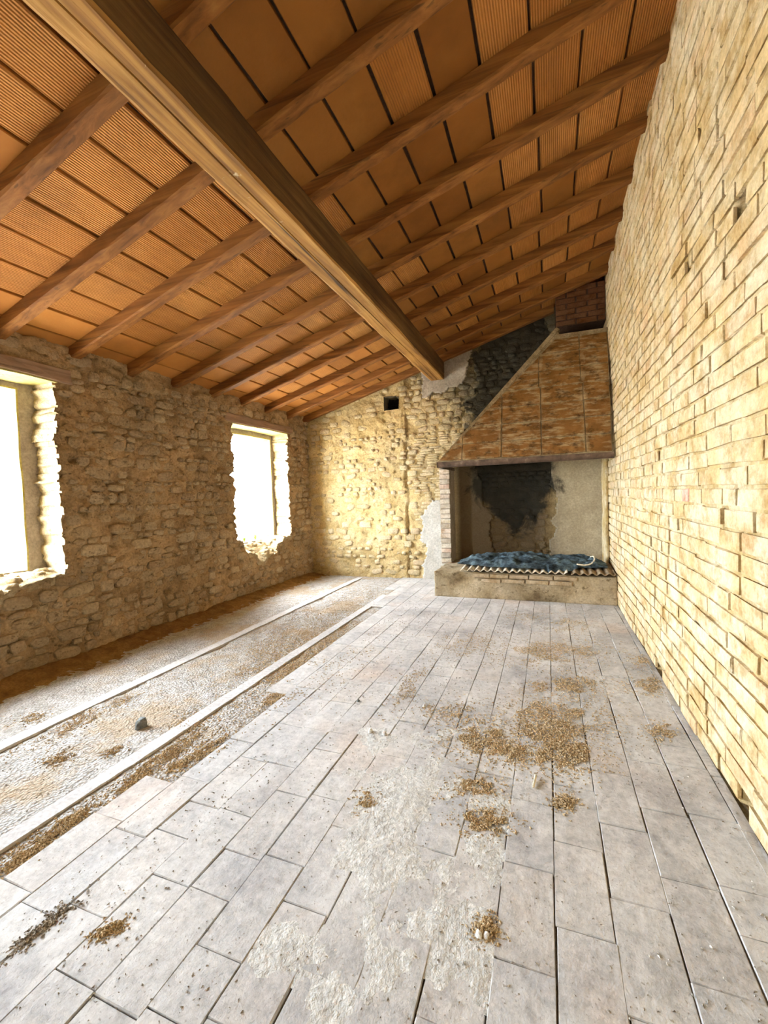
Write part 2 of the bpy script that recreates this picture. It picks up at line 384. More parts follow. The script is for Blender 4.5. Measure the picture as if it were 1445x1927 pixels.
def wall_grid(name, O, u, v, n, U, V, res, keep, disp, mat, depth=0, steps=5, revmat=None, parent=None, rough=.012):
    """rough wall face as a displaced grid; openings get reveals of the given depth"""
    nu, nv = int((U[1]-U[0])/res), int((V[1]-V[0])/res)
    bm = bmesh.new(); g = []
    for i in range(nu+1):
        row = []
        for j in range(nv+1):
            a, b = U[0]+(U[1]-U[0])*i/nu, V[0]+(V[1]-V[0])*j/nv
            row.append(bm.verts.new(O+u*a+v*b+n*disp(a, b)))
        g.append(row)
    du, dv = (U[1]-U[0])/nu, (V[1]-V[0])/nv
    flip = u.cross(v).dot(n) < 0
    for i in range(nu):
        for j in range(nv):
            a, b = U[0]+du*(i+.5), V[0]+dv*(j+.5)
            if keep(a, b):
                q = (g[i][j], g[i+1][j], g[i+1][j+1], g[i][j+1])
                bm.faces.new(q[::-1] if flip else q)
    lone = [x for x in bm.verts if not x.link_faces]
    bmesh.ops.delete(bm, geom=lone, context='VERTS')
    if depth:
        border = set(g[0])|set(g[-1])|{r[0] for r in g}|{r[-1] for r in g}
        be = [e for e in bm.edges if len(e.link_faces) == 1 and not (e.verts[0] in border and e.verts[1] in border)]
        for k in range(steps):
            r = bmesh.ops.extrude_edge_only(bm, edges=be)['geom']
            be = [x for x in r if isinstance(x, bmesh.types.BMEdge) and len(x.link_faces) == 1]
            nv_ = {x for x in r if isinstance(x, bmesh.types.BMVert)}
            for x in nv_:
                c = x.co.copy()
                x.co = c - n*(depth/steps) + (u*fb(c.x*14, c.y*14, c.z*14+k)+v*fb(c.x*14+5, c.y*14, c.z*14+k))*rough
            for x in r:
                if isinstance(x, bmesh.types.BMFace): x.material_index = 1 if revmat else 0
        bmesh.ops.recalc_face_normals(bm, faces=[f_ for f_ in bm.faces if f_.material_index == 1])
    o = bm_ob(name, bm, mat, parent, True)
    if revmat: o.data.materials.append(revmat)
    return o

# ================================================================== STRUCTURE
# ---- left wall: rubble, two windows in view and one further along behind the camera
WIN = [(-2.05, -.9, .70, 2.13), (1.0, 2.16, .685, 2.15), (4.10, 5.25, .70, 2.125)]
def sill(k, y):
    """broken lower edge of each window opening"""
    w = WIN[k]
    if k == 2:
        pts = [(4.06, .72), (4.2, .70), (4.22, .60), (4.28, .54), (4.42, .52), (4.5, .41), (4.6, .37), (4.7, .46), (4.86, .46), (4.9, .58), (5.02, .60), (5.06, .66), (5.3, .66)]
    else:
        pts = [(w[0]-.1, .60), (w[0]+.35, .585), (w[1]-.45, .60), (w[1]-.30, .645), (w[1]-.14, .67), (w[1]+.1, .685)]
    for (a, b), (c, d) in zip(pts, pts[1:]):
        if a <= y <= c: return b+(d-b)*(y-a)/(c-a)+.012*nz(y*22, 3)
    return w[2]
def in_win(y, z, m=0.0):
    for k, (a, b, c, d) in enumerate(WIN):
        j = .022*nz(z*9, k*7)+.018*nz(z*25, 4+k)
        if a-j-m < y < b+j+m and z < d+m and z > sill(k, y)-m: return True
    return False
def disp_left(y, z):
    d = .026*fb(y*3.2, z*4.5, 1, 3)+.022*fb(y*10, z*17, 5, 4)+.010*nz(y*34, z*42, 2)
    pit = noise.noise(Vector((y*13, z*17, 9)))
    return d - (.045*max(0, pit-.30)/.3)
wl = wall_grid('wall_left', Vector((XL, 0, 0)), VY, VZ, VX, (YF, YB+.05), (-.03, 2.46), .0165, lambda a, b: not in_win(a, b), disp_left, MT['rubble'], .26, 5, MT['reveal'])
tag(wl, 'rough rubble stone wall with two window openings', 'wall', kind='structure')
SV = stone_variants(16, MT['stone']); SVF = stone_variants(10, MT['stone'], 10, True)
pieces = []
z = .03
while z < 2.34:
    rh = random.choice([random.uniform(.035, .06), random.uniform(.055, .12), random.uniform(.055, .12)])
    y = YF+random.uniform(0, .2)
    while y < YB-.04:
        L = random.uniform(.8, 2.6)*rh
        cy, cz = y+L/2, z+rh/2+.03*nz(y*1.3, z*2)
        if random.random() < .80 and not in_win(cy, cz, .035) and not in_win(cy-L*.4, cz, .02) and not in_win(cy+L*.4, cz, .02) and cz < 2.36 \
           and not any(a-.12 < cy < b+.12 and d-.02 < cz < d+.13 for a, b, c, d in WIN):
            pr = random.uniform(.012, .034)
            m = frame(Vector((XL+disp_left(cy, cz)*.6+.0, cy, cz)), VY, VZ, VX, L*random.uniform(.86, 1.0), rh*random.uniform(.78, 1.02), pr, random.gauss(0, .09))
            pieces.append((random.choice(SV+SVF), m))
        y += L+random.uniform(-.005, .035)
    z += rh*.93
emit(wl, 'stone', pieces, MT['stone'], 300, 'small_stones')
XO = -3.72; XE = -3.87
OPEN = [(-1.95, -1.0, .72, 2.09), (1.1, 2.06, .70, 2.10), (4.16, 5.20, .62, 2.06)]
# loose broken stones on the sills
pieces = []
for k in (1, 2):
    a, b, c, d = WIN[k]
    for i in range(26):
        y = random.uniform(a+.05, b-.05); s = random.uniform(.03, .085); dx = random.uniform(.02, .24); zz = sill(k, y); zz += (OPEN[k][2]-zz)*dx/.26
        pieces.append((random.choice(SV), frame(Vector((XL-dx, y, zz+.0)), VY, VX, VZ, s*1.4, s, s*.5, random.uniform(0, 3))))
rv = MT['reveal']
lp = [(m.copy(), x) for m, x in pieces]
for m, x in lp: m.materials[0] = rv
emit(wl, 'sill_stone', lp, rv)
# outer leaf of the left wall, with the smaller plastered openings
ys = [YF-.2]
bm = bmesh.new()
def addbox(bm, lo, hi):
    b2 = boxm(lo, hi); me = bpy.data.meshes.new('tmp'); b2.to_mesh(me); b2.free(); bm.from_mesh(me); bpy.data.meshes.remove(me)
prev = YF-.2
for a, b, c, d in OPEN:
    addbox(bm, (XE, prev, -.3), (XO, a, 2.6)); addbox(bm, (XE, a, -.3), (XO, b, c)); addbox(bm, (XE, a, d), (XO, b, 2.6)); prev = b
addbox(bm, (XE, prev, -.3), (XO, YB+.3, 2.6))
# top of the rubble leaf is closed to the outer leaf
addbox(bm, (XO, YF-.2, 2.44), (XL-.06, YB+.3, 2.6))
oleaf = bm_ob('outer_leaf', bm, MT['greyplaster'], wl)
for k, ((a, b, c, d), (A, B, C, D)) in enumerate(zip(OPEN, WIN)):
    wnd = empty('window_%d' % (k+1), (XO, (a+b)/2, c))
    tag(wnd, ['unglazed window opening behind the camera with yellow plaster reveals',
              'unglazed window opening nearest the camera with pale yellow plaster reveals',
              'unglazed window opening near the far corner with broken stone sill'][k], 'window', kind='structure')
    t = .014
    for nm, lo, hi in (('jamb', (XE-.012, a, c), (XO+.006, a+t, d)), ('jamb', (XE-.012, b-t, c), (XO+.006, b, d)),
                       ('soffit', (XE-.012, a, d-t), (XO+.006, b, d)), ('sill', (XE-.03, a, c), (XO+.004, b, c+.02))):
        o = bm_ob(nm, boxm(lo, hi, .006, 0, 1, (2, 6, 8)), MT['yellowplaster'] if nm != 'sill' else MT['reveal'], wnd)
    # timber lintel over the inner opening, its soffit plastered
    lo = bm_ob('lintel', boxm((XO+.01, A-.12, D), (XL+.022, B+.12, D+.095), .014, .006, 1, (3, 14, 2)), MT['lintel'], wnd)
    bm_ob('lintel_soffit', boxm((XO+.01, A-.02, D-.012), (XL+.012, B+.02, D+.004), .01, 0, 1, (3, 12, 1)), MT['yellowplaster'], wnd)

# rubble sloping from the outer sill down to the broken inner edge
for k in (0, 1, 2):
    A, B, C, D = WIN[k]; a, b, c, d = OPEN[k]
    bm = bmesh.new(); g = {}; nx, ny = 16, 70
    for i in range(nx+1):
        for j in range(ny+1):
            t = i/nx; y = A-.02+(B-A+.04)*j/ny
            zi = sill(k, y); zo = c+.012
            zz = zo+(zi-zo)*t**1.3+.03*fb(y*11, t*4, k+3, 3)*math.sin(math.pi*min(1, t*1.05))+.008*nz(y*45, t*12)
            g[i, j] = bm.verts.new((XO-.01+(XL+.012-XO+.01)*t, y, zz))
    for i in range(nx):
        for j in range(ny): bm.faces.new((g[i, j], g[i+1, j], g[i+1, j+1], g[i, j+1]))
    for j in range(ny):
        q = [g[nx, j], g[nx, j+1]]; lo = [bm.verts.new((v.co.x-.02, v.co.y, v.co.z-.06)) for v in q]
        bm.faces.new((q[0], lo[0], lo[1], q[1]))
    bm_ob('sill_rubble', bm, MT['reveal'], wl, True)
# ---- back wall
HOLE = (-2.185, -1.955, 2.415, 2.60)
def disp_back(x, z):
    d = .012*fb(x*2.5, z*3, 3, 3)+.014*fb(x*9, z*13, 7, 4)+.006*nz(x*36, z*44, 1)
    if x < -1.86:
        d += .010*abs(fb(x*7, z*18, 11, 3))+.014
        pit = nz(x*15, z*19, 5); d -= .06*max(0, pit-.30)
    else: d -= .004
    if x > -1.15 and z < 1.7: d *= .4
    # crack between the plastered rubble and the brick infill
    k = abs(x+1.875+.02*nz(z*4, 1)); 
    if z < 1.95: d -= .05*max(0, 1-k/.018)*(1 if nz(z*3, 8) > -.25 else .2)
    k2 = abs(x+2.86+.035*nz(z*6, 2)+.05*(z-1.6))
    if 1.3 < z < 1.85: d -= .03*max(0, 1-k2/.016)
    r = math.hypot((x+2.90)/.13, (z-2.05)/.22)
    if r < 1: d -= .05*(1-r)*(.5+abs(nz(x*30, z*30)))
    return d
def in_hole(x, z): 
    j = .014*nz(x*20, z*20)
    return HOLE[0]+j < x < HOLE[1]+j and HOLE[2]+j < z < HOLE[3]+j
wb = wall_grid('wall_back', Vector((0, YB, 0)), VX, VZ, -VY, (XL-.35, XR+.25), (-.03, 3.75), .0175, lambda a, b: not in_hole(a, b), disp_back, MT['backplaster'], .22, 4, MT['darkplaster'])
tag(wb, 'ochre plastered rubble end wall with smoke stain and painted shade round the fireplace', 'wall', kind='structure')
bm_ob('pocket_back', boxm((HOLE[0]-.1, YB+.2, HOLE[2]-.1), (HOLE[1]+.1, YB+.24, HOLE[3]+.1)), MT['black'], wb)  # near-black slab closing the back of the pocket
BV = stone_variants(14, MT['backstone']); BVF = stone_variants(10, MT['backstone'], 10, True)
pieces = []
def back_piece(cx, cz, L, h, pr, rot, vs):
    pieces.append((random.choice(vs), frame(Vector((cx, YB-disp_back(cx, cz)*.7, cz)), VX, VZ, -VY, L, h, pr, rot)))
z = .03
while z < 3.6:
    rh = random.uniform(.05, .11) 
    x = XL+.05
    while x < XR:
        right = x > -1.84
        thin = right and x < -1.15 and .55 < z < 1.95
        niche = x > -1.14
        hh = rh*(.62 if thin else 1)
        L = random.uniform(.10, .24) if thin else random.uniform(1, 2.4)*rh
        cx, cz = x+L/2, z+rh/2
        ok = cz < zroof(cx)+.03 and not (HOLE[0]-.05 < cx < HOLE[1]+.05 and HOLE[2]-.04 < cz < HOLE[3]+.04)
        plaster = cx > -1.68+.10*nz(cz*5, 2)+(.1 if cz > .8 else -.05) and cz < 1.02+.05*nz(cx*9, 1) and cx < -1.05       # white patch by the hearth
        gp = -1.62 < cx < -.95 and 2.58+.25*(cx+1.6) < cz                                          # grey plaster round the beam end
        pl2 = cx > -1.0 and cz < 1.62 and (cx > .02+.08*nz(cz*4, 6) or cx < -.72+.1*nz(cz*4, 9) and cz < 1.2)      # smooth niche plaster
        if ok and not plaster and not gp and not pl2:
            if thin:
                back_piece(cx, z+rh*.28, L*.95, rh*.44, random.uniform(.010, .018), random.gauss(0, .02), BVF)
                if random.random() < .85: back_piece(cx+random.uniform(-.03, .03), z+rh*.76, L*.9, rh*.42, random.uniform(.008, .017), random.gauss(0, .02), BVF)
            elif right or random.random() < .42:
                back_piece(cx, cz, L*random.uniform(.85, 1), hh*random.uniform(.75, 1), random.uniform(.010, .03) if right else random.uniform(.014, .026), random.gauss(0, .10), BV+BVF)
        x += L+random.uniform(0, .015)
    z += rh*.95
emit(wb, 'stone', pieces, MT['backstone'], 300, 'small_stones')
# smooth plaster patches on the back wall: irregular thin skins with a broken edge
def skin(name, fn, U, V, res, off, mat, parent):
    bm = bmesh.new(); nu, nv = int((U[1]-U[0])/res), int((V[1]-V[0])/res)
    g = {}
    def vt(i, j, k):
        if (i, j, k) not in g:
            x, z = U[0]+(U[1]-U[0])*i/nu, V[0]+(V[1]-V[0])*j/nv
            g[i, j, k] = bm.verts.new((x+.006*nz(x*40, z*40, 3), YB-(off+.006*fb(x*4, z*4, 5)+.002*nz(x*30, z*30) if k else -.03), z+.006*nz(x*40, z*40, 8)))
        return g[i, j, k]
    inn = {(i, j): fn(U[0]+(U[1]-U[0])*(i+.5)/nu, V[0]+(V[1]-V[0])*(j+.5)/nv) for i in range(-1, nu+1) for j in range(-1, nv+1)}
    for i in range(nu):
        for j in range(nv):
            if not inn[i, j]: continue
            bm.faces.new((vt(i, j, 1), vt(i+1, j, 1), vt(i+1, j+1, 1), vt(i, j+1, 1)))
            for (di, dj), (p, q) in {(-1, 0): ((i, j+1), (i, j)), (1, 0): ((i+1, j), (i+1, j+1)), (0, -1): ((i, j), (i+1, j)), (0, 1): ((i+1, j+1), (i, j+1))}.items():
                if not inn.get((i+di, j+dj)):
                    bm.faces.new((vt(*q, 1), vt(*p, 1), vt(*p, 0), vt(*q, 0)))
    return bm_ob(name, bm, mat, parent, True)
skin('white_plaster_patch', lambda x, z: x > -1.64+.13*fb(z*4, 2)+(.0 if z < .9 else .5*(z-.9)) and z < 1.1+.05*nz(x*9, 1) and x < -1.2, (-1.85, -1.2), (0, 1.2), .016, .034, MT['whiteplaster'], wb)
skin('smoked_shaded_plaster_patch', lambda x, z: (x > .05+.16*fb(z*2.6, 6)) and z < 1.75, (-.3, .66), (.25, 1.75), .018, .03, MT['nicheplaster'], wb)
skin('smoked_shaded_plaster_patch', lambda x, z: x < -.80+.12*fb(z*3, 9)+.12*(1.2-z) and z < 1.9, (-1.2, -.4), (.25, 1.9), .018, .03, MT['nicheplaster'], wb)
skin('grey_plaster_patch', lambda x, z: -1.60+.06*fb(z*6, 3) < x < -.98+.12*fb(z*5, 4)+.2*(z-2.8) and z > 2.53+.2*(x+1.6)+.06*fb(x*8, 1) and z < zroof(x)+.1, (-1.75, -.6), (2.4, 3.3), .016, .035, MT['greyplaster'], wb)

# ---- right wall: limewashed brick
HOLES = [(1.911, 2.177, .05), (2.485, 2.27, .042), (3.162, 2.204, .042), (3.093, 1.41, .034), (2.052, 1.07, .032), (2.69, .967, .03), (4.565, 1.307, .035), (3.36, 1.325, .02), (2.3, 2.75, .02), (3.9, 2.6, .03), (4.4, 1.95, .022)]
GAPS = [(1.80, 1.93, .055), (3.02, 3.22, .03), (3.55, 3.62, .03), (2.62, 2.66, .03), (3.85, 3.9, .03)]
def disp_right(y, z):
    d = .010*fb(y*1.3, z*1.3, 2, 3)+.005*fb(y*14, z*20, 6, 3)+.002*nz(y*50, z*50)
    for hy, hz, r in HOLES:
        q = math.hypot(y-hy, (z-hz)*.8)
        if q < r*.95: d -= .10*(1-(q/(r*.95))**2)+.03
    for a, b, h in GAPS:
        if a < y < b and z < h: d -= .12
    return d
BH, BP, BL = .0655, .079, .262
wr = wall_grid('wall_right', Vector((XR, 0, 0)), VY, VZ, -VX, (YF, YB+.2), (-.03, 3.75), .019, lambda a, b: True, disp_right, MT['mortar'])
tag(wr, 'tall limewashed brick wall with open mortar joints', 'wall', kind='structure')
RB = brick_variants(14, MT['brick'])
pieces = []; pink = None
row = 0; z = .008
while z < 3.62:
    y = YF-random.uniform(0, BL)
    cz = z+BH/2
    while y < YB:
        L = BL*random.choice([1, 1, 1, 1, .93, 1.06, .5, .78])
        end = y+L-.012
        segs = [(y, end)]
        for hy, hz, r in HOLES:
            if abs(hz-cz) < BH/2+r*.35:
                ns = []
                for a, b in segs:
                    if b < hy-r*.8 or a > hy+r*.8: ns.append((a, b)); continue
                    if hy-r*.8-a > .03: ns.append((a, hy-r*.8))
                    if b-(hy+r*.8) > .03: ns.append((hy+r*.8, b))
                segs = ns
        if z < .03:
            for a0, b0, h in GAPS:
                ns = []
                for a, b in segs:
                    if b < a0 or a > b0: ns.append((a, b)); continue
                    if a0-a > .03: ns.append((a, a0))
                    if b-b0 > .03: ns.append((b0, b))
                segs = ns
        for a, b in segs:
            if a > YB-.04: continue
            yc = (a+b)/2
            wob = .006*nz(yc*1.5, z*2)
            pr = .0065+random.uniform(-.0025, .004)
            m = frame(Vector((XR-.010*fb(yc*1.3, cz*1.3, 2, 3)-.0045, yc, cz+wob)), VY, VZ, -VX, b-a, BH*random.uniform(.92, 1.03), pr, random.gauss(0, .008))
            if pink is None and abs(cz-1.14) < .045 and abs(yc-2.55) < .16:
                pink = (random.choice(RB), frame(Vector((XR-.003, 2.53, cz)), VY, VZ, -VX, .11, BH*.98, .012)); 
                for aa, bb in ((a, 2.47), (2.60, b)):
                    if bb-aa > .03: pieces.append((random.choice(RB), frame(Vector((XR-.003, (aa+bb)/2, cz)), VY, VZ, -VX, bb-aa, BH, pr)))
                continue
            pieces.append((random.choice(RB), m))
        y += L
    z += BP; row += 1
emit(wr, 'brick', pieces, MT['brick'], 299, 'far_bricks', False)
if pink:
    pm = pink[0].copy(); pm.materials[0] = MT['pinkbrick']
    o = ob('brick', pm); o.matrix_basis = pink[1]; o.parent = wr; o['label'] = 'exposed pink brick'

# ---- wall behind the camera, closes the room
bm = bmesh.new()
addbox(bm, (XL-.4, YF-.3, -.05), (XR+.3, YF, 3.8))
wf = bm_ob('wall_front', bm, MT['backplaster']); tag(wf, 'plastered wall behind the camera', 'wall', kind='structure')

# ---- floor: slab, tiles, rough screed with two smooth guide strips
fl = bm_ob('floor', boxm((XL-.42, YF-.3, -.25), (XR+.3, YB+.3, -.045)), MT['joint']); tag(fl, 'worn terracotta tile floor with a bare screed band along the windows', 'floor', kind='structure')
TW, TL = .152, .305
def tile_mesh(k, L, wd):
    vs = []; b = .0018
    for zz, ins in ((-.03, 0), (-.003, 0), (.0, b)):
        for sx, sy in ((-1, -1), (1, -1), (1, 1), (-1, 1)):
            vs.append((sx*(wd/2-ins)+random.uniform(-.0013, .0013), sy*(L/2-ins)+random.uniform(-.0013, .0013), zz+(random.uniform(-.0018, .0018) if ins else 0)))
    fs = [(4*r+i, 4*r+(i+1) % 4, 4*r+4+(i+1) % 4, 4*r+4+i) for r in (0, 1) for i in range(4)]+[(8, 9, 10, 11)]
    return mesh('tile_shape', vs, fs, MT['tile'])
FULL = [tile_mesh(i, TL-.003, TW-.003) for i in range(10)]
def tilerange(i):
    if i <= -8: return [(5.02, YB)]
    if i == -7: return [(4.22, YB)]
    if i == -6: return [(YF, 1.33), (2.18, YB)]
    return [(YF, YB)]
pieces = []
TXT = []
for i in range(-8, 10):
    x0 = -.762+TW*i; x1 = min(x0+TW, XR-.006)
    y = YF-random.uniform(0, TL)
    while y < YB:
        L = TL*random.choice([1, 1, 1, 1, 1, .97, .5])
        for a, b in tilerange(i):
            lo, hi = max(a, y), min(b, y+L)
            if hi-lo < .03: continue
            if lo > 4.84 and x0 > -1.3: continue        # under the hearth
            if x0 > -1.26 and hi > 4.9: hi = 4.9
            m = Matrix.Translation((.5*(x0+x1)+random.gauss(0, .0015), (lo+hi)/2, random.uniform(-.0015, .0008))) @ Matrix.Rotation(random.gauss(0, .003), 4, 'Z') @ Matrix.Diagonal((((x1-x0)-.003)/(TW-.003), ((hi-lo)-.003)/(TL-.003), 1, 1))
            pieces.append((random.choice(FULL), m))
        y += L
bm_ob('tile_bed', boxm((-1.52, YF, -.05), (XR+.02, YB, -.009)), MT['joint'], fl)
emit(fl, 'floor_tile', pieces, MT['tile'], 300, 'far_floor_tiles', False)
# screed bed
def zscreed(x, y):
    z = -.008+.006*fb(x*5, y*5, 1, 3)+.004*fb(x*22, y*22, 4, 3)+.0025*nz(x*60, y*60)
    z -= .010*max(0, nz(x*3.2, y*2.4, 12)-.25)*3
    if x < XL+.38: z += .05*((XL+.38-x)/.38)**2*(.8+.5*nz(y*3, 4))
    return z
bm = bmesh.new(); g = {}
nx, ny = 100, 330
X0, X1, Y0, Y1 = XL-.02, -1.50, -.6, YB+.03
for i in range(nx+1):
    for j in range(ny+1):
        x, y = X0+(X1-X0)*i/nx, Y0+(Y1-Y0)*j/ny
        g[i, j] = bm.verts.new((x, y, zscreed(x, y)-(.012 if any(a < y < b for a, b in tilerange(math.floor((x+.762)/TW))) and x > -1.98 else 0)))
for i in range(nx):
    for j in range(ny): bm.faces.new((g[i, j], g[i+1, j], g[i+1, j+1], g[i, j+1]))
scr = bm_ob('screed_bed', bm, MT['screed'], fl, True)
bm_ob('screed_bed', boxm((XL-.02, YF, -.06), (-1.5, -.59, -.012)), MT['screed'], fl)
def strip(x, wd, y0, y1, name='guide_strip'):
    bm = bmesh.new(); n = 150; rows = []
    for j in range(n+1):
        y = y0+(y1-y0)*j/n
        e0 = .006*nz(y*9, x)+.004*nz(y*30, x+3); e1 = .006*nz(y*9, x+5)+.004*nz(y*30, x+8)
        wob = .012*nz(y*.7, x)
        zz = .002+.002*nz(y*3, x)
        rows.append([bm.verts.new(p) for p in ((x-wd/2+e0+wob, y, -.03), (x-wd/2+e0+wob+.003, y, zz), (x+wd/2+e1+wob-.003, y, zz), (x+wd/2+e1+wob, y, -.03))])
    for a, b in zip(rows, rows[1:]):
        for k in range(3): bm.faces.new((a[k], a[k+1], b[k+1], b[k]))
    return bm_ob(name, bm, MT['cement'], fl, False)
strip(-2.60, .088, -.6, 5.7); strip(-1.845, .082, -.6, 4.75)

# ---- ceiling: clay tiles on rafters
ZT = .088
bm = bmesh.new()
def roofpt(x, y, off): return Vector((x, y, zroof(x)+off))
vs = [roofpt(x, y, o) for o in (ZT+.032, ZT+.16) for x, y in ((XE-.3, YF-.3), (XR+.3, YF-.3), (XR+.3, YB+.3), (XE-.3, YB+.3))]
ce = ob('ceiling', mesh('ceiling', vs, [(3, 2, 1, 0), (4, 5, 6, 7), (0, 1, 5, 4), (1, 2, 6, 5), (2, 3, 7, 6), (3, 0, 4, 7)], MT['roofback']))
tag(ce, 'sloping roof of ribbed orange clay tiles laid between rafters', 'ceiling', kind='structure')
ca = 1/math.sqrt(1+SL*SL); UD = Vector((ca, 0, SL*ca)); ND = Vector((-SL*ca, 0, ca))
RP = .496
RY = [5.74, 5.30]+[5.30-RP*k for k in range(1, 15)]
def ctile(mat):
    vs = []
    for zz, ins in ((.03, 0), (.004, 0), (0, .003)):
        for sx, sy in ((-1, -1), (1, -1), (1, 1), (-1, 1)):
            vs.append((sx*(.5-ins/.24)+random.uniform(-.006, .006), sy*.5, zz+(random.uniform(-.0015, .0015))))
    fs = [(4*r+(i+1) % 4, 4*r+i, 4*r+4+i, 4*r+4+(i+1) % 4) for r in (0, 1) for i in range(4)]+[(11, 10, 9, 8)]
    return vs, fs
def ctile_mesh(mat, L):
    vs, fs = ctile(mat)
    return mesh('ceiling_tile_shape', [(a*.2385, b*L, c) for a, b, c in vs], fs, mat)
RIB = [ctile_mesh(MT['clayrib'], RP-.006) for _ in range(6)]; SMO = [ctile_mesh(MT['clay'], RP-.006) for _ in range(5)]
PAL = [ctile_mesh(MT['claypale'], RP-.006) for _ in range(3)]
pieces = []
TP = .2365
for bi, (ya, yb) in enumerate(zip([YB+.06]+RY, RY+[YF-.1])):
    if ya < -1.2: break
    shift = random.gauss(0, .012)
    for j in range(-15, 4):
        xc = -.02+TP*(j+.5)+shift
        if xc < XL-.12 or xc > XR+.12: continue
        if xc > -1.45: sm_ = (random.random() < (.85 if xc < -.35 else .12))
        else: sm_ = random.random() < .06 or xc < -3.1
        me = random.choice((SMO if xc > -1.45 else PAL) if sm_ else RIB)
        p = roofpt(xc, (ya+yb)/2, ZT+.002)+ND*random.uniform(-.002, .003)
        m = frame(p, UD, VY, ND, random.uniform(.95, .975), (ya-yb)/RP*1.0, 1, random.gauss(0, .006))
        pieces.append((me, m))
emit(ce, 'ceiling_tile', pieces, MT['clayrib'], 300, 'far_ceiling_tiles', False)
# rafters
ORD = ['first', 'second', 'third', 'fourth', 'fifth', 'sixth', 'seventh', 'eighth', 'ninth', 'tenth', 'eleventh', 'twelfth', 'thirteenth', 'fourteenth', 'fifteenth', 'sixteenth']
RW, RH = .078, .088
for k, y in enumerate(RY):
    bm = bmesh.new(); n = 60; rows = []
    x0, x1 = XL-.03, XR+.02
    if k == 0: x1 = .105        # stops at the flue
    bow = random.uniform(-.008, .008)
    for i in range(n+1):
        x = x0+(x1-x0)*i/n; t = i/n
        e = lambda s: .0045*nz(x*5, k*3+s)+.003*nz(x*17, k*3+s)
        yy = y+bow*math.sin(math.pi*t)
        wn = .010+.008*max(0, nz(x*2.2, k+40))     # waney lower edges
        zb, zt = zroof(x), zroof(x)+RH
        rows.append([bm.verts.new(q) for q in ((x, yy-RW/2+e(0), zt), (x, yy-RW/2+e(1), zb+wn), (x, yy-RW/2+wn*.8+e(2), zb+e(5)*.6), (x, yy+RW/2-wn*.6+e(3), zb+e(6)*.6), (x, yy+RW/2+e(4), zb+wn*.8), (x, yy+RW/2+e(4), zt))])
    for a, b in zip(rows, rows[1:]):
        for q in range(6): bm.faces.new((a[q], b[q], b[(q+1) % 6], a[(q+1) % 6]))
    bm.faces.new(rows[0]); bm.faces.new(rows[-1][::-1])
    o = bm_ob('rafter', bm, MT['rafter'])
    lab = 'brown timber rafter flush against the end wall' if k == 0 else 'brown timber roof rafter, %s out from the one on the end wall' % ORD[k-1]
    tag(o, lab, 'rafter', 'roof rafters')
# main beam
bm = bmesh.new(); n = 130; rows = []
for i in range(n+1):
    y = YF+(YB+.06-YF)*i/n
    e = lambda s: .006*nz(y*2.2, s*7)+.004*nz(y*8, s*7+2)
    zt = zroof(-1.2815)-.001; zb = 2.742
    wn = .020+.016*nz(y*1.4, 70)+.006*nz(y*7, 71)
    ck = .012 if nz(y*.9, 31) > -.3 else .003
    xc = -1.375+.012*nz(y*1.1, 90)
    rows.append([bm.verts.new(q) for q in (
        (-1.2815+e(0), y, zt+.0), (-1.283+e(1), y, zb+.012), (-1.293+e(2), y, zb+e(3)*.5), (xc+.004, y, zb+e(5)*.4), (xc, y, zb+ck), (xc-.005, y, zb+e(6)*.4),
        (-1.483+wn+e(7), y, zb+e(7)*.5), (-1.489+e(8), y, zb+wn*.9), (-1.483+e(9), y, zroof(-1.483)-.001))])
for a, b in zip(rows, rows[1:]):
    for q in range(9):
        f_ = bm.faces.new((a[q], b[q], b[(q+1) % 9], a[(q+1) % 9]))
        if q in (0, 7, 8): f_.material_index = 1      # sides take a darker wood, their shade put into the colour
bm.faces.new(rows[0]); bm.faces.new(rows[-1][::-1])
bmesh.ops.recalc_face_normals(bm, faces=bm.faces[:])
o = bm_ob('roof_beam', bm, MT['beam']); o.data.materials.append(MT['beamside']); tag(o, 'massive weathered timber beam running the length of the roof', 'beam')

# ================================================================== FIREPLACE
fp = empty('fireplace', (-.3, 4.84, 0)); tag(fp, 'corner fireplace with clay hood, raised hearth and brick flue', 'fireplace')
HX0, HX1, HY = -1.257, XR-.012, 4.84
HT = .285
bm = boxm((HX0, HY, -.005), (HX1, YB-.02, HT), 0, .012, 2, (40, 14, 10))
for v in bm.verts:
    c = v.co; d = .012*fb(c.x*4, c.y*4, c.z*5, 4)
    if c.y < HY+.02 and c.z > .18 and -.95 < c.x < .2: d -= .028*max(0, min(1, (c.z-.18)/.05))   # fallen plaster shows the bricks
    if c.y < HY+.05: c.y -= d
    if c.z > HT-.02: c.z += .010*fb(c.x*6, c.y*6, 3)+(.03*max(0, fb(c.x*9, c.y*9, 1)) if c.x < -.95 else 0)
    if c.x < HX0+.05: c.x += .012*fb(c.y*5, c.z*9, 2)
o = bm_ob('hearth', bm, MT['hearth'], fp, True)
HB = brick_variants(6, MT['hearthbrick'])
k = 0
for r in range(2):
    x = -.92+.1*r
    while x < .12:
        L = random.uniform(.13, .26)
        if random.random() < .85:
            b = ob('brick', random.choice(HB)); b.matrix_basis = Matrix.Translation((.3, -4.84, 0)) @ frame(Vector((x+L/2, HY+.006, .205+r*.052)), VX, VZ, -VY, L-.012, .042, .016, random.gauss(0, .02)); b.parent = o
            b.matrix_parent_inverse = o.matrix_basis.inverted(); b.matrix_basis = frame(Vector((x+L/2, HY+.006, .205+r*.052)), VX, VZ, -VY, L-.012, .042, .016, random.gauss(0, .02))
            b.matrix_parent_inverse = (fp.matrix_basis @ o.matrix_parent_inverse @ o.matrix_basis).inverted()
        x += L
def fpart(name, bm, mat, sm=False): return bm_ob(name, bm, mat, fp, sm)
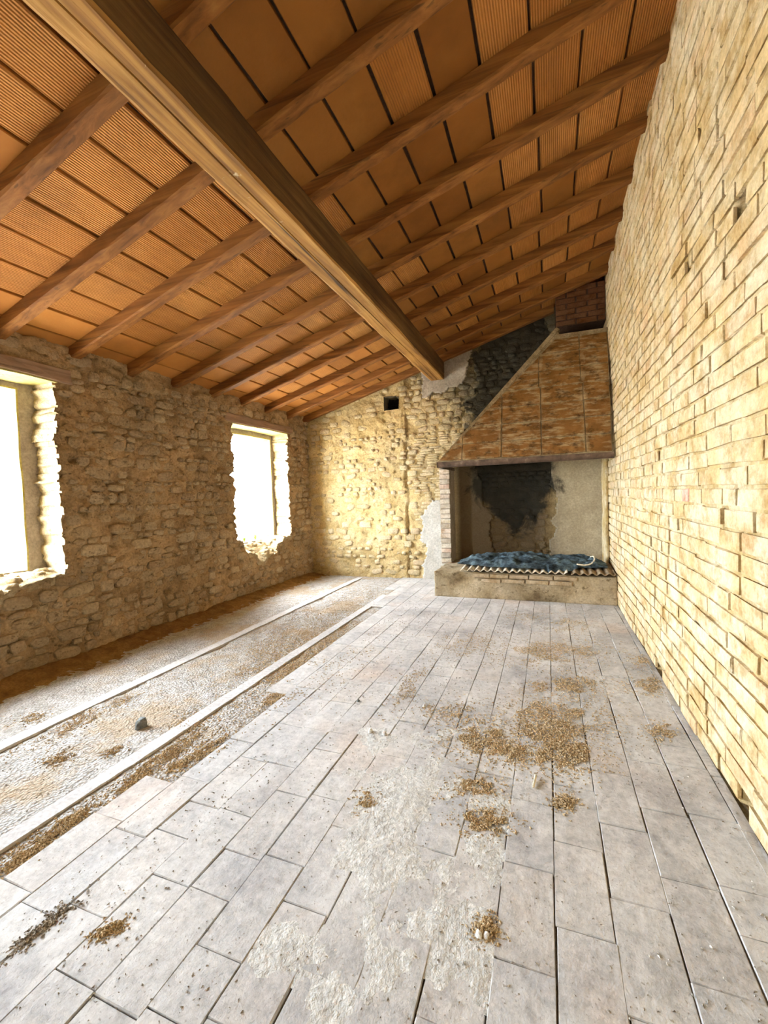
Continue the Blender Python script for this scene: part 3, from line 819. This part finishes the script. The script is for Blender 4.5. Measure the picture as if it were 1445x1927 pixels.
# left pier of single bricks
PX0, PX1, PY0 = -1.315, -1.185, 5.46
pier = fpart('pier', boxm((PX0+.006, PY0+.008, HT-.01), (PX1-.004, YB-.01, 1.56), .004, 0, 1, (2, 3, 10)), MT['greyplaster'])
PB = brick_variants(8, MT['pierbrick'])
z = HT+.01
while z < 1.50:
    b = ob('brick', random.choice(PB)); b.parent = pier; b.matrix_parent_inverse = (fp.matrix_basis @ pier.matrix_parent_inverse).inverted()
    b.matrix_basis = frame(Vector(((PX0+PX1)/2+random.gauss(0, .003), PY0+.006, z+.028)), VX, VZ, -VY, PX1-PX0, .054, .010, random.gauss(0, .015))
    z += .064
# right pilaster between the niche and the brick wall
fpart('pilaster', boxm((.607, 5.42, HT-.01), (XR-.012, YB-.02, 1.56), .012, .006, 1, (3, 4, 16)), MT['mortar'], True)
# iron bar that carries the hood
B0, B1 = Vector((-1.186, 4.835, 1.497)), Vector((.625, 4.835, 1.497))
bm = bmesh.new()
addbox(bm, (B0.x, 4.832, 1.500), (B1.x, 4.842, 1.556)); addbox(bm, (B0.x, 4.832, 1.494), (B1.x, 4.90, 1.504))
addbox(bm, (B0.x-.004, 4.832, 1.494), (B0.x+.006, YB-.01, 1.556))
fpart('iron_bar', bm, MT['iron'])
# hood shell: front plane leaning back, left plane up to the flue
F0, F1, F2, F3 = Vector((-1.186, 4.845, 1.556)), Vector((.612, 4.845, 1.556)), Vector((.634, 5.30, 2.94)), Vector((.122, 5.30, 3.03))
F3b = Vector((.150, 5.30, 2.945))
hb0, hb3 = Vector((-1.186, YB-.01, 1.556)), Vector((.122, YB-.01, 3.03))
fn = (F1-F0).cross(F3b-F0).normalized()
if fn.y > 0: fn = -fn
fup = (Vector((0, 5.30, 2.942))-Vector((0, 4.845, 1.556))).normalized()
bm = bmesh.new()
def poly(bm, pts): return bm.faces.new([bm.verts.new(p) for p in pts])
TH = .045
def slab(bm, pts, nrm, th):
    a = [bm.verts.new(p) for p in pts]; b = [bm.verts.new(p-nrm*th) for p in pts]
    bm.faces.new(a); bm.faces.new(b[::-1]); m = len(a)
    for i in range(m): bm.faces.new((a[i], b[i], b[(i+1) % m], a[(i+1) % m]))
slab(bm, [F0, F1, F2, F3b, Vector((.122, 5.325, 3.02))], fn, TH)
ln = (hb0-F0).cross(F3-F0).normalized()
if ln.x > 0: ln = -ln
slab(bm, [hb0, F0, F3, hb3], ln, TH)
bmesh.ops.recalc_face_normals(bm, faces=bm.faces[:])
hood = fpart('hood', bm, MT['hoodmortar'])
# tiles bedded on the hood front
def hood_tile(x0, x1, t0, t1):
    hl = 1.455
    def left(t): return F0.x+(F3b.x-F0.x)*t/hl+.010
    def right(t): return F1.x+(F2.x-F1.x)*t/hl-.006
    pts = []
    a0, b0 = max(x0, left(t0)), min(x1, right(t0)); a1, b1 = max(x0, left(t1)), min(x1, right(t1))
    if b1-a1 < .015 and b0-a0 < .03: return None
    if b1 <= a1:
        tt = t0+(t1-t0)*(x1-left(t0))/max(1e-6, left(t1)-left(t0)); P2 = [(a0, t0), (b0, t0), (b0, min(t1, tt))]
    else:
        P2 = [(a0, t0), (b0, t0), (b1, t1), (a1, t1)]
        if x0 > left(t0)+.01 and x0 < left(t1)-.01:
            tm = t0+(t1-t0)*(x0-left(t0))/(left(t1)-left(t0)); P2 = [(a0, t0), (b0, t0), (b1, t1), (a1, t1), (x0, tm)]
    base = Vector((0, F0.y, F0.z)); th = .009+random.uniform(-.003, .004)
    j = lambda: random.uniform(-.004, .004)
    P = [Vector((x+j(), 0, 0))+base+fup*(t+j()) for x, t in P2]
    c = sum(P, Vector())/len(P)
    bm = bmesh.new()
    a = [bm.verts.new(p-fn*.004) for p in P]; b = [bm.verts.new(c+(p-c)*.985+fn*th) for p in P]
    m = len(P)
    bm.faces.new(b)
    for i in range(m): bm.faces.new((a[i], a[(i+1) % m], b[(i+1) % m], b[i]))
    bmesh.ops.recalc_face_normals(bm, faces=bm.faces[:])
    me = bpy.data.meshes.new('hood_tile'); bm.to_mesh(me); bm.free(); me.materials.append(MT['hood'])
    o = ob('hood_tile', me); o.parent = hood; o.matrix_parent_inverse = (fp.matrix_basis @ hood.matrix_parent_inverse).inverted()
cols_ = [-1.30, -.90, -.47, -.055, .37, .75]
TR = [0.008, .20, .405, .61, .815, 1.02, 1.225, 1.40]
for r, (t0, t1) in enumerate(zip(TR, TR[1:])):
    off = .0 if r < 4 else -.02
    for x0, x1 in zip(cols_, cols_[1:]): hood_tile(x0+.003+off, x1-.003+off, t0+.004, t1-.004)
# flue of brown bricks above the hood
flue = fpart('flue', boxm((.122, 5.480, 3.085), (XR-.012, YB-.02, 3.52), .003, 0, 1, (3, 2, 4)), MT['roofback'])
FB = brick_variants(6, MT['fluebrick'])
z, r = 3.088, 0
while z < 3.50:
    x = .120-(.10 if r % 2 else 0)
    while x < XR-.02:
        a, b2 = max(x, .120), min(x+.21, XR-.014)
        if b2-a > .03 and z < zroof(b2)+.05:
            b = ob('brick', random.choice(FB)); b.parent = flue; b.matrix_parent_inverse = (fp.matrix_basis @ flue.matrix_parent_inverse).inverted()
            b.matrix_basis = frame(Vector(((a+b2)/2, 5.476, z+.029)), VX, VZ, -VY, b2-a-.008, .054, .008, random.gauss(0, .008))
        x += .22
    z += .062; r += 1

# ================================================================== THINGS ON THE HEARTH
def corrugated(name, x0, x1, y0, y1, z0, zs, mat, label, pitch=.078, amp=.011, tilt=0, rag=.02):
    bm = bmesh.new(); nx = int((x1-x0)/pitch*10); ny = 8; top, bot = [], []
    for i in range(nx+1):
        x = x0+(x1-x0)*i/nx; rt, rb = [], []
        for j in range(ny+1):
            t = j/ny; y = y0+(y1-y0)*t + (rag*nz(x*7, 5) if j == 0 else 0)
            zz = z0+amp*math.sin(2*math.pi*x/pitch)+zs*t+tilt*(x-x0)+.004*nz(x*3, y*3)
            rt.append(bm.verts.new((x, y, zz))); rb.append(bm.verts.new((x, y, zz-.006)))
        top.append(rt); bot.append(rb)
    for i in range(nx):
        for j in range(ny):
            bm.faces.new((top[i][j], top[i+1][j], top[i+1][j+1], top[i][j+1])); bm.faces.new((bot[i][j+1], bot[i+1][j+1], bot[i+1][j], bot[i][j]))
        bm.faces.new((bot[i][0], bot[i+1][0], top[i+1][0], top[i][0])); bm.faces.new((top[i][ny], top[i+1][ny], bot[i+1][ny], bot[i][ny]))
    for j in range(ny):
        bm.faces.new((top[0][j], top[0][j+1], bot[0][j+1], bot[0][j])); bm.faces.new((top[nx][j+1], top[nx][j], bot[nx][j], bot[nx][j+1]))
    bmesh.ops.recalc_face_normals(bm, faces=bm.faces[:])
    o = bm_ob(name, bm, mat, None, True); tag(o, label, 'roofing sheet', 'corrugated sheets on the hearth'); return o
corrugated('corrugated_sheet', -.95, .18, 4.815, 5.50, .322, .035, MT['corr'], 'pale corrugated sheet under the blue netting on the hearth', tilt=.0)
corrugated('corrugated_sheet', .21, .628, 4.80, 5.38, .322, .03, MT['corr2'], 'short brown corrugated sheet on the hearth against the brick wall', tilt=0)
# crumpled blue netting
bm = bmesh.new(); nx, ny = 120, 46; g = {}
def zcloth(x, y):
    zb = .345+.05*(y-4.85)
    r = abs(fb(x*3.2, y*5.5, 2, 3)); r2 = 1-abs(nz(x*4+y*3, y*9-x*1.5, 7))*1.6
    h = .022+.06*r+.035*max(0, r2)*(.5+.5*nz(x*2, 4))+.012*fb(x*18, y*22, 3, 3)
    h += .055*math.exp(-((x+.34)/.16)**2-((y-5.34)/.1)**2)+.03*math.exp(-((x-.3)/.3)**2-((y-5.36)/.1)**2)
    return zb+max(.008, h)
for i in range(nx+1):
    for j in range(ny+1):
        s, t = i/nx, j/ny
        x = -1.02+1.60*s
        yf = 5.00-.13*math.sin(math.pi*min(1, s*1.1))**2-.03*fb(s*7, 2)+(-.06 if .62 < s < .82 else 0)
        yb = 5.12+.38*math.sin(math.pi*(.08+.86*s))**.6+.03*fb(s*6, 8)
        y = yf+(yb-yf)*t
        x += .02*nz(t*6, s*9)
        edge = min(1, min(t, 1-t)*7, min(s, 1-s)*12)
        zz = .340+.05*(y-4.85)+(zcloth(x, y)-.340-.05*(y-4.85))*(.15+.85*edge)
        if s > .60 and s < .8 and t < .12: zz -= .03*(1-t/.12)
        g[i, j] = bm.verts.new((x, y, zz))
for i in range(nx):
    for j in range(ny): bm.faces.new((g[i, j], g[i+1, j], g[i+1, j+1], g[i, j+1]))
r = bmesh.ops.solidify(bm, geom=bm.faces[:], thickness=.004)
o = bm_ob('netting', bm, MT['cloth'], None, True); tag(o, 'crumpled blue netting spread over the corrugated sheets on the hearth', 'netting')
def tube(name, pts, rad, mat, n=7, parent=None):
    bm = bmesh.new(); rings = []
    for i, p in enumerate(pts):
        d = (pts[min(i+1, len(pts)-1)]-pts[max(i-1, 0)]).normalized(); a = d.orthogonal().normalized(); b = d.cross(a)
        if i and rings:   # keep rings aligned
            pass
        rr = rad if not callable(rad) else rad(i/(len(pts)-1))
        rings.append([bm.verts.new(p+(a*math.cos(2*math.pi*k/n)+b*math.sin(2*math.pi*k/n))*rr) for k in range(n)])
    for a, b in zip(rings, rings[1:]):
        for k in range(n): bm.faces.new((a[k], a[(k+1) % n], b[(k+1) % n], b[k]))
    bm.faces.new(rings[0][::-1]); bm.faces.new(rings[-1])
    bmesh.ops.recalc_face_normals(bm, faces=bm.faces[:])
    return bm_ob(name, bm, mat, parent, True)
def bez(ps, n=24):
    out = []
    for i in range(n+1):
        q = [Vector(p) for p in ps]; t = i/n
        while len(q) > 1: q = [a.lerp(b, t) for a, b in zip(q, q[1:])]
        out.append(q[0])
    return out
o = tube('rope_end', bez([(.27, 4.90, .405), (.36, 4.89, .385), (.46, 4.90, .38), (.47, 4.94, .52), (.41, 4.99, .47)]), .0075, MT['rope']); tag(o, 'curled cream rope end lying on the blue netting', 'rope')

# ================================================================== LOOSE MATTER ON THE FLOOR
def grain_mesh(pts, mat, smin, smax, flat=.5):
    vs, fs = [], []
    for p in pts:
        s = random.uniform(smin, smax); a = random.uniform(0, 6.28); b = len(vs)
        c, sn = math.cos(a), math.sin(a); l = s*random.uniform(.9, 1.8); wd = s*random.uniform(.45, .8); h = s*random.uniform(flat*.6, flat*1.3)
        for lx, ly, lz in ((-l/2, -wd/2, 0), (l/2, -wd/2*random.uniform(.3, 1), h*random.uniform(0, .6)), (random.uniform(-.2, .2)*l, wd/2, h*random.uniform(0, .4)), (random.uniform(-.3, .3)*l, 0, h)):
            vs.append((p[0]+c*lx-sn*ly, p[1]+sn*lx+c*ly, p[2]+lz))
        fs += [(b, b+1, b+3), (b+1, b+2, b+3), (b+2, b, b+3), (b, b+2, b+1)]
    return mesh('grains', vs, fs, mat)
def pile(px, py, rx, ry, n, label, rot=0, h=.012, mat='chaff', seed=0, name='chaff_pile', ztop=0.0, thr=-.12, smin=.006, smax=.011):
    pts = []; t = 0; n = int(n*1.5)
    c, s = math.cos(math.radians(rot)), math.sin(math.radians(rot))
    while len(pts) < n and t < n*8:
        t += 1
        a, r = random.uniform(0, 6.283), math.sqrt(random.random())
        if random.random() < .13: r = 1+abs(random.gauss(0, .45))
        u, v = r*math.cos(a), r*math.sin(a)
        if r < 1 and nz(u*2.3+seed*3.1, v*2.3+px*.13)-.9*(r**3)+.45 < -thr*1.0+random.gauss(0, .22): continue
        X, Y = u*rx, v*ry
        p = onz(px+X*c-Y*s, py+X*s+Y*c, ztop)
        if p.x > XR-.03 or p.x < XL+.02 or p.y > YB-.03: continue
        z0 = ztop if p.x > -1.5 else max(zscreed(p.x, p.y), -.012)
        pts.append((p.x, p.y, z0+random.uniform(-.001, h*max(.05, 1-r*r)*random.random())))
    if not pts: return
    o = ob(name, grain_mesh(pts, MT[mat], smin, smax)); tag(o, label, 'debris', 'heaps of brown chaff on the floor', 'stuff')
L_ = 'brown chaff '
pile(1030, 1362, 88, 46, 2600, L_+'heap, the largest on the tiles right of centre', seed=1)
pile(1062, 1416, 62, 34, 1500, L_+'heap just below the largest heap', seed=2)
pile(905, 1392, 54, 30, 1100, L_+'heap to the left of the largest heap', seed=3)
pile(965, 1416, 34, 20, 500, L_+'small heap between two larger heaps', seed=4)
pile(1078, 1288, 50, 20, 700, L_+'heap midway between hearth and largest heap', seed=5)
pile(1015, 1292, 20, 14, 200, L_+'dab left of the midway heap', seed=6)
pile(1045, 1226, 92, 24, 1600, L_+'spread nearer the hearth on pinkish tiles', seed=7)
pile(1072, 1178, 42, 17, 500, L_+'heap closest to the hearth front', seed=8)
pile(880, 1215, 60, 28, 500, L_+'thin dusting on tiles left of the hearth spread', seed=9, h=.004)
pile(890, 1482, 46, 20, 500, L_+'patch beside the plaster smear', seed=10, h=.006)
pile(912, 1546, 48, 24, 500, L_+'thin patch below the plaster smear edge', seed=11, h=.005)
pile(1058, 1510, 24, 17, 260, L_+'round clump alone on the right tiles', seed=12, thr=.1)
pile(916, 1750, 24, 24, 330, L_+'clump in the foreground with two white stones', seed=13, thr=.1)
pile(690, 1508, 26, 18, 160, L_+'small crumbly spot in the middle foreground', seed=14, h=.006)
pile(1228, 1243, 30, 9, 160, L_+'wisp near the brick wall, farthest', seed=15, h=.005)
pile(1225, 1288, 40, 16, 350, L_+'wisp near the brick wall, middle', seed=16, h=.006)
pile(1242, 1378, 28, 18, 260, L_+'wisp near the brick wall, nearest', seed=17, h=.006)
pile(985, 1160, 40, 10, 200, L_+'trace right under the hearth front', seed=18, h=.004)
pile(770, 1290, 50, 22, 300, L_+'trace along a tile joint in mid floor', seed=19, h=.004, rot=-50)
pile(840, 1340, 60, 20, 300, L_+'faint sprinkling left of the largest heap', seed=20, h=.004)
pile(60, 1612, 66, 24, 900, L_+'in the tile notch at the lower left edge', seed=21, rot=-22)
pile(375, 1415, 80, 14, 900, L_+'filling the missing tile slot by the strip', seed=22, rot=-32)
pile(515, 1315, 34, 13, 500, L_+'in the upper missing tile slot', seed=23, rot=-22)
pile(205, 1750, 34, 10, 220, L_+'streak on the grey foreground tiles', seed=24, rot=-25, thr=.1)
pile(80, 1745, 62, 10, 330, L_+'line along a joint at the lower left', seed=25, rot=-38, h=.006, mat='crumb')
pile(355, 1360, 40, 18, 500, L_+'on screed beside the second strip', seed=26, rot=-30)
pile(300, 1430, 130, 14, 1300, L_+'band on screed along the near strip', seed=27, rot=-36)
pile(110, 1560, 110, 14, 900, L_+'band along the near strip at the frame edge', seed=28, rot=-34)
pile(170, 1345, 120, 14, 700, L_+'band below the far strip on screed', seed=29, rot=-25, h=.006)
pile(110, 1425, 30, 10, 200, L_+'flake on the left screed', seed=30, rot=-15)
pile(215, 1410, 22, 7, 120, L_+'smear near the dark stone', seed=31, rot=-20)
pile(60, 1350, 30, 9, 200, L_+'patch beyond the far strip at left', seed=32, rot=-15)
pile(560, 1215, 130, 62, 7500, L_+'wide scatter covering the screed between the strips', seed=33, rot=-28, h=.008, thr=.2)
pile(670, 1130, 70, 26, 1500, L_+'scatter at the far end between the strips', seed=34, rot=-18, h=.008, thr=.1)
pile(480, 1180, 60, 14, 500, L_+'scatter beyond the far strip', seed=35, rot=-24, h=.005)
pile(585, 1228, 110, 9, 900, L_+'line between near strip and tile edge', seed=36, rot=-36, h=.008, thr=.2)
# crumbs everywhere
pts = []
for i in range(11000):
    x, y = random.uniform(-1.5, XR-.03), random.uniform(.3, 4.8)
    if nz(x*2.2, y*2.2, 3)+.5*nz(x*8, y*8, 1) < random.gauss(.05, .25): continue
    pts.append((x, y, 0))
for i in range(5000):
    x, y = random.uniform(XL+.05, -1.5), random.uniform(.6, YB-.05)
    if not any(a < x < b for a, b in ((-2.65, -2.55), (-1.89, -1.80))): pts.append((x, y, zscreed(x, y)))
o = ob('grit', grain_mesh(pts, MT['crumb'], .003, .0085, .6)); tag(o, 'fine grit and crumbs strewn over the whole floor', 'grit', kind='stuff')
# brown dirt at the left wall's foot, its shadow strip put into the colour
bm = bmesh.new(); n = 200; m = 12; g = {}
for i in range(n+1):
    y = -.6+(YB+.6)*i/n; wd = .38+.08*nz(y*2, 3)+.05*nz(y*7, 2)
    for j in range(m+1):
        t = j/m; x = XL+.004+wd*t
        g[i, j] = bm.verts.new((x, y, zscreed(x, y)+(.012+.01*nz(x*20, y*20))*(1-t)-.006*t+.004*nz(x*50, y*50)))
for i in range(n):
    for j in range(m): bm.faces.new((g[i, j], g[i, j+1], g[i+1, j+1], g[i+1, j]))
o = bm_ob('dirt_and_shade', bm, MT['dirt'], None, True); tag(o, 'brown dirt and painted shadow strip along the foot of the rubble wall', 'dirt', kind='stuff')
# dried plaster smear
bm = bmesh.new(); g = {}; nx, ny = 90, 110
U, V = (-1.0, -.15), (.70, 2.1)
def smh(x, y):
    c = (x+.50+.10*(y-1.4), y-1.38)
    r = math.hypot(c[0]/.24, c[1]/.60)
    return .010*(1-r)+.011*fb(x*4, y*4, 6, 4)-.001
for i in range(nx+1):
    for j in range(ny+1):
        x, y = U[0]+(U[1]-U[0])*i/nx, V[0]+(V[1]-V[0])*j/ny; h = smh(x, y)
        g[i, j] = (bm.verts.new((x, y, min(.006, h*.55)+.0012*fb(x*30, y*30, 2, 3))), h)
for i in range(nx):
    for j in range(ny):
        q = [g[i, j], g[i+1, j], g[i+1, j+1], g[i, j+1]]
        if max(h for _, h in q) > -.002: bm.faces.new([v for v, _ in q])
bmesh.ops.delete(bm, geom=[v for v in bm.verts if not v.link_faces], context='VERTS')
o = bm_ob('plaster_smear', bm, MT['smear'], None, True); tag(o, 'lumpy smear of dried pale plaster over the foreground tiles', 'plaster', kind='stuff')
# single stones and a twig
ST = stone_variants(6, MT['whitestone'], 8)
def rock(px, py, s, mat, label, group=None, hh=.6):
    p = onz(px, py, 0); 
    if p.x < -1.5: p.z = zscreed(p.x, p.y)
    me = random.choice(ST).copy(); me.materials[0] = MT[mat]
    o = ob('stone', me); o.matrix_basis = frame(p+Vector((0, 0, s*.2)), VX, VY, VZ, s*1.2, s, s*hh, random.uniform(0, 3)); tag(o, label, 'stone', group)
rock(265, 1366, .055, 'darkstone', 'dark grey stone lying on the left screed', hh=.8)
rock(901, 1762, .017, 'whitestone', 'white pebble at the foreground chaff clump, left of two', 'loose pebbles')
rock(915, 1764, .015, 'whitestone', 'white pebble at the foreground chaff clump, right of two', 'loose pebbles')
rock(697, 1378, .022, 'whitestone', 'whitish pebble on the mid floor tiles, left of a pair', 'loose pebbles')
rock(723, 1382, .020, 'whitestone', 'whitish pebble on the mid floor tiles, right of a pair', 'loose pebbles')
rock(798, 1330, .016, 'whitestone', 'tiny pale pebble left of the largest chaff heap', 'loose pebbles')
rock(674, 1320, .016, 'darkstone', 'tiny dark pebble on mid floor tiles', 'loose pebbles')
p0, p1 = onz(1003, 1481, .006), onz(1008, 1459, .012)
o = tube('twig', [p0.lerp(p1, k/6) for k in range(7)], .005, MT['rope']); tag(o, 'short pale twig on the tiles below the largest chaff heap', 'twig')

# ================================================================== OUTSIDE
gr = bm_ob('ground', boxm((-60, -40, -.6), (XE-.0, 60, -.35)), MT['ground']); tag(gr, 'sunlit pale yard ground outside the windows', 'ground', kind='structure')
yw = empty('yard_wall', (-9, 11, -.35)); tag(yw, 'low pale yard wall with yellow coping seen through the far window', 'wall')
bm_ob('wall_body', boxm((-9.15, 4, -.4), (-8.9, 22, .60), .01, 0, 1, (1, 20, 4)), MT['whiteplaster'], yw)
bm_ob('coping', boxm((-9.22, 4, .60), (-8.83, 22, .70), 0, .01), MT['yellowplaster'], yw)
bm_ob('post', boxm((-8.92, 11.6, -.4), (-8.7, 12.25, .62), 0, .01), MT['yellowplaster'], yw)
# farmhouse far behind
fh = empty('farmhouse', (-26, 30, -.35)); tag(fh, 'distant pale farmhouse with tiled roof beyond the yard wall', 'building')
bm_ob('house_wall', boxm((-32, 26, -.4), (-25, 38, 2.1)), MT['whiteplaster'], fh)
bm = bmesh.new(); a = [bm.verts.new(p) for p in ((-24.6, 25.6, 2.1), (-32.4, 25.6, 2.1), (-28.5, 25.6, 3.1), (-24.6, 38.4, 2.1), (-32.4, 38.4, 2.1), (-28.5, 38.4, 3.1))]
for q in ((0, 2, 1), (3, 4, 5), (0, 3, 5, 2), (2, 5, 4, 1), (0, 1, 4, 3)): bm.faces.new([a[i] for i in q])
bmesh.ops.recalc_face_normals(bm, faces=bm.faces[:]); bm_ob('roof', bm, MT['rooftile'], fh)
# iron railing outside the near window
rl = empty('iron_railing', (-6, 3, -.35)); tag(rl, 'thin iron railing with arched top outside the near window', 'railing')
for k in range(34): tube('bar', [Vector((-6, 1.6+k*.06, -.35)), Vector((-6, 1.6+k*.06, 1.02))], .006, MT['iron'], 5, rl)
for zz in (.58, .84, 1.02): tube('rail', [Vector((-6, 1.5, zz)), Vector((-6, 3.72, zz))], .010, MT['iron'], 5, rl)
tube('brace', [Vector((-6, 2.9, 1.0)), Vector((-6, 3.2, .78)), Vector((-6, 2.95, .55))], .007, MT['iron'], 5, rl)
tube('arch', [Vector((-6, 2.6+.62*math.cos(a*math.pi/20), 1.02+.45*math.sin(a*math.pi/20))) for a in range(21)], .009, MT['iron'], 5, rl)
for k in range(18):
    y = 2.06+k*.064; hh = .45*math.sqrt(max(0, 1-((y-2.6)/.62)**2))
    tube('arch_bar', [Vector((-6, y, 1.02)), Vector((-6, y, 1.02+hh))], .005, MT['iron'], 5, rl)
# roof tile ends along the eave
ev = empty('eave_tiles', (-4.1, 4.7, 2.2)); tag(ev, 'row of curved clay eave tiles above the far window', 'roof tiles')
bm = bmesh.new(); n = 8; rings = []
for y_, s in ((0, 1), (1, 1.1)):
    rings.append([[bm.verts.new((-.32+.32*y_, .085*s*math.cos(math.pi*k/n)*q, (-.085*math.sin(math.pi*k/n))*s*q+SL*.32*(y_-1))) for k in range(n+1)] for q in (1, .86)])
for k in range(n):
    (o1, i1), (o2, i2) = rings
    bm.faces.new((o1[k], o1[k+1], o2[k+1], o2[k])); bm.faces.new((i1[k+1], i1[k], i2[k], i2[k+1])); bm.faces.new((o1[k+1], o1[k], i1[k], i1[k+1]))
bmesh.ops.recalc_face_normals(bm, faces=bm.faces[:])
first = bm_ob('roof_tile', bm, MT['rooftile'])
for k in range(12):
    o = first if k == 0 else bpy.data.objects.new('roof_tile', first.data)
    if k: col.objects.link(o)
    o.parent = ev; o.matrix_parent_inverse = ev.matrix_basis.inverted(); o.matrix_basis = Matrix.Translation((-4.19, 4.5+k*.21, zroof(-4.19)+.155))
# weeds rooted on the broken sill of the far window
for q, (yy, xx) in enumerate(((4.35, -3.80), (4.62, -3.78), (4.9, -3.82))):
    vs, fs = [], []
    for i in range(40):
        a = random.uniform(0, 6.28); l = random.uniform(.05, .14); b = len(vs); c, s = math.cos(a), math.sin(a); le = random.uniform(.2, .7)
        for t, wv in ((0, .004), (.5, .006), (1, .001)):
            for sg in (-1, 1): vs.append((xx+c*l*le*t*t-s*wv*sg, yy+s*l*le*t*t+c*wv*sg, .62+l*t*(1-.3*t*le)))
        fs += [(b, b+1, b+3, b+2), (b+2, b+3, b+5, b+4)]
    o = ob('weed', mesh('weed', vs, fs, MT['grass'])); tag(o, 'small green weed on the far window sill, %s' % ('left', 'middle', 'right')[q], 'weed', 'weeds on the far sill')

# light portals sit exactly in the openings so the daylight is sampled well
def portal(loc, rot, sx, sy):
    d = bpy.data.lights.new('daylight_portal', 'AREA'); d.shape = 'RECTANGLE'; d.size = sx; d.size_y = sy; d.cycles.is_portal = True
    o = bpy.data.objects.new('daylight_portal', d); col.objects.link(o); o.location = loc; o.rotation_euler = rot
for a, b, c, d in OPEN: portal((XE-.02, (a+b)/2, (c+d)/2), (math.radians(90), 0, math.radians(-90)), b-a, d-c)
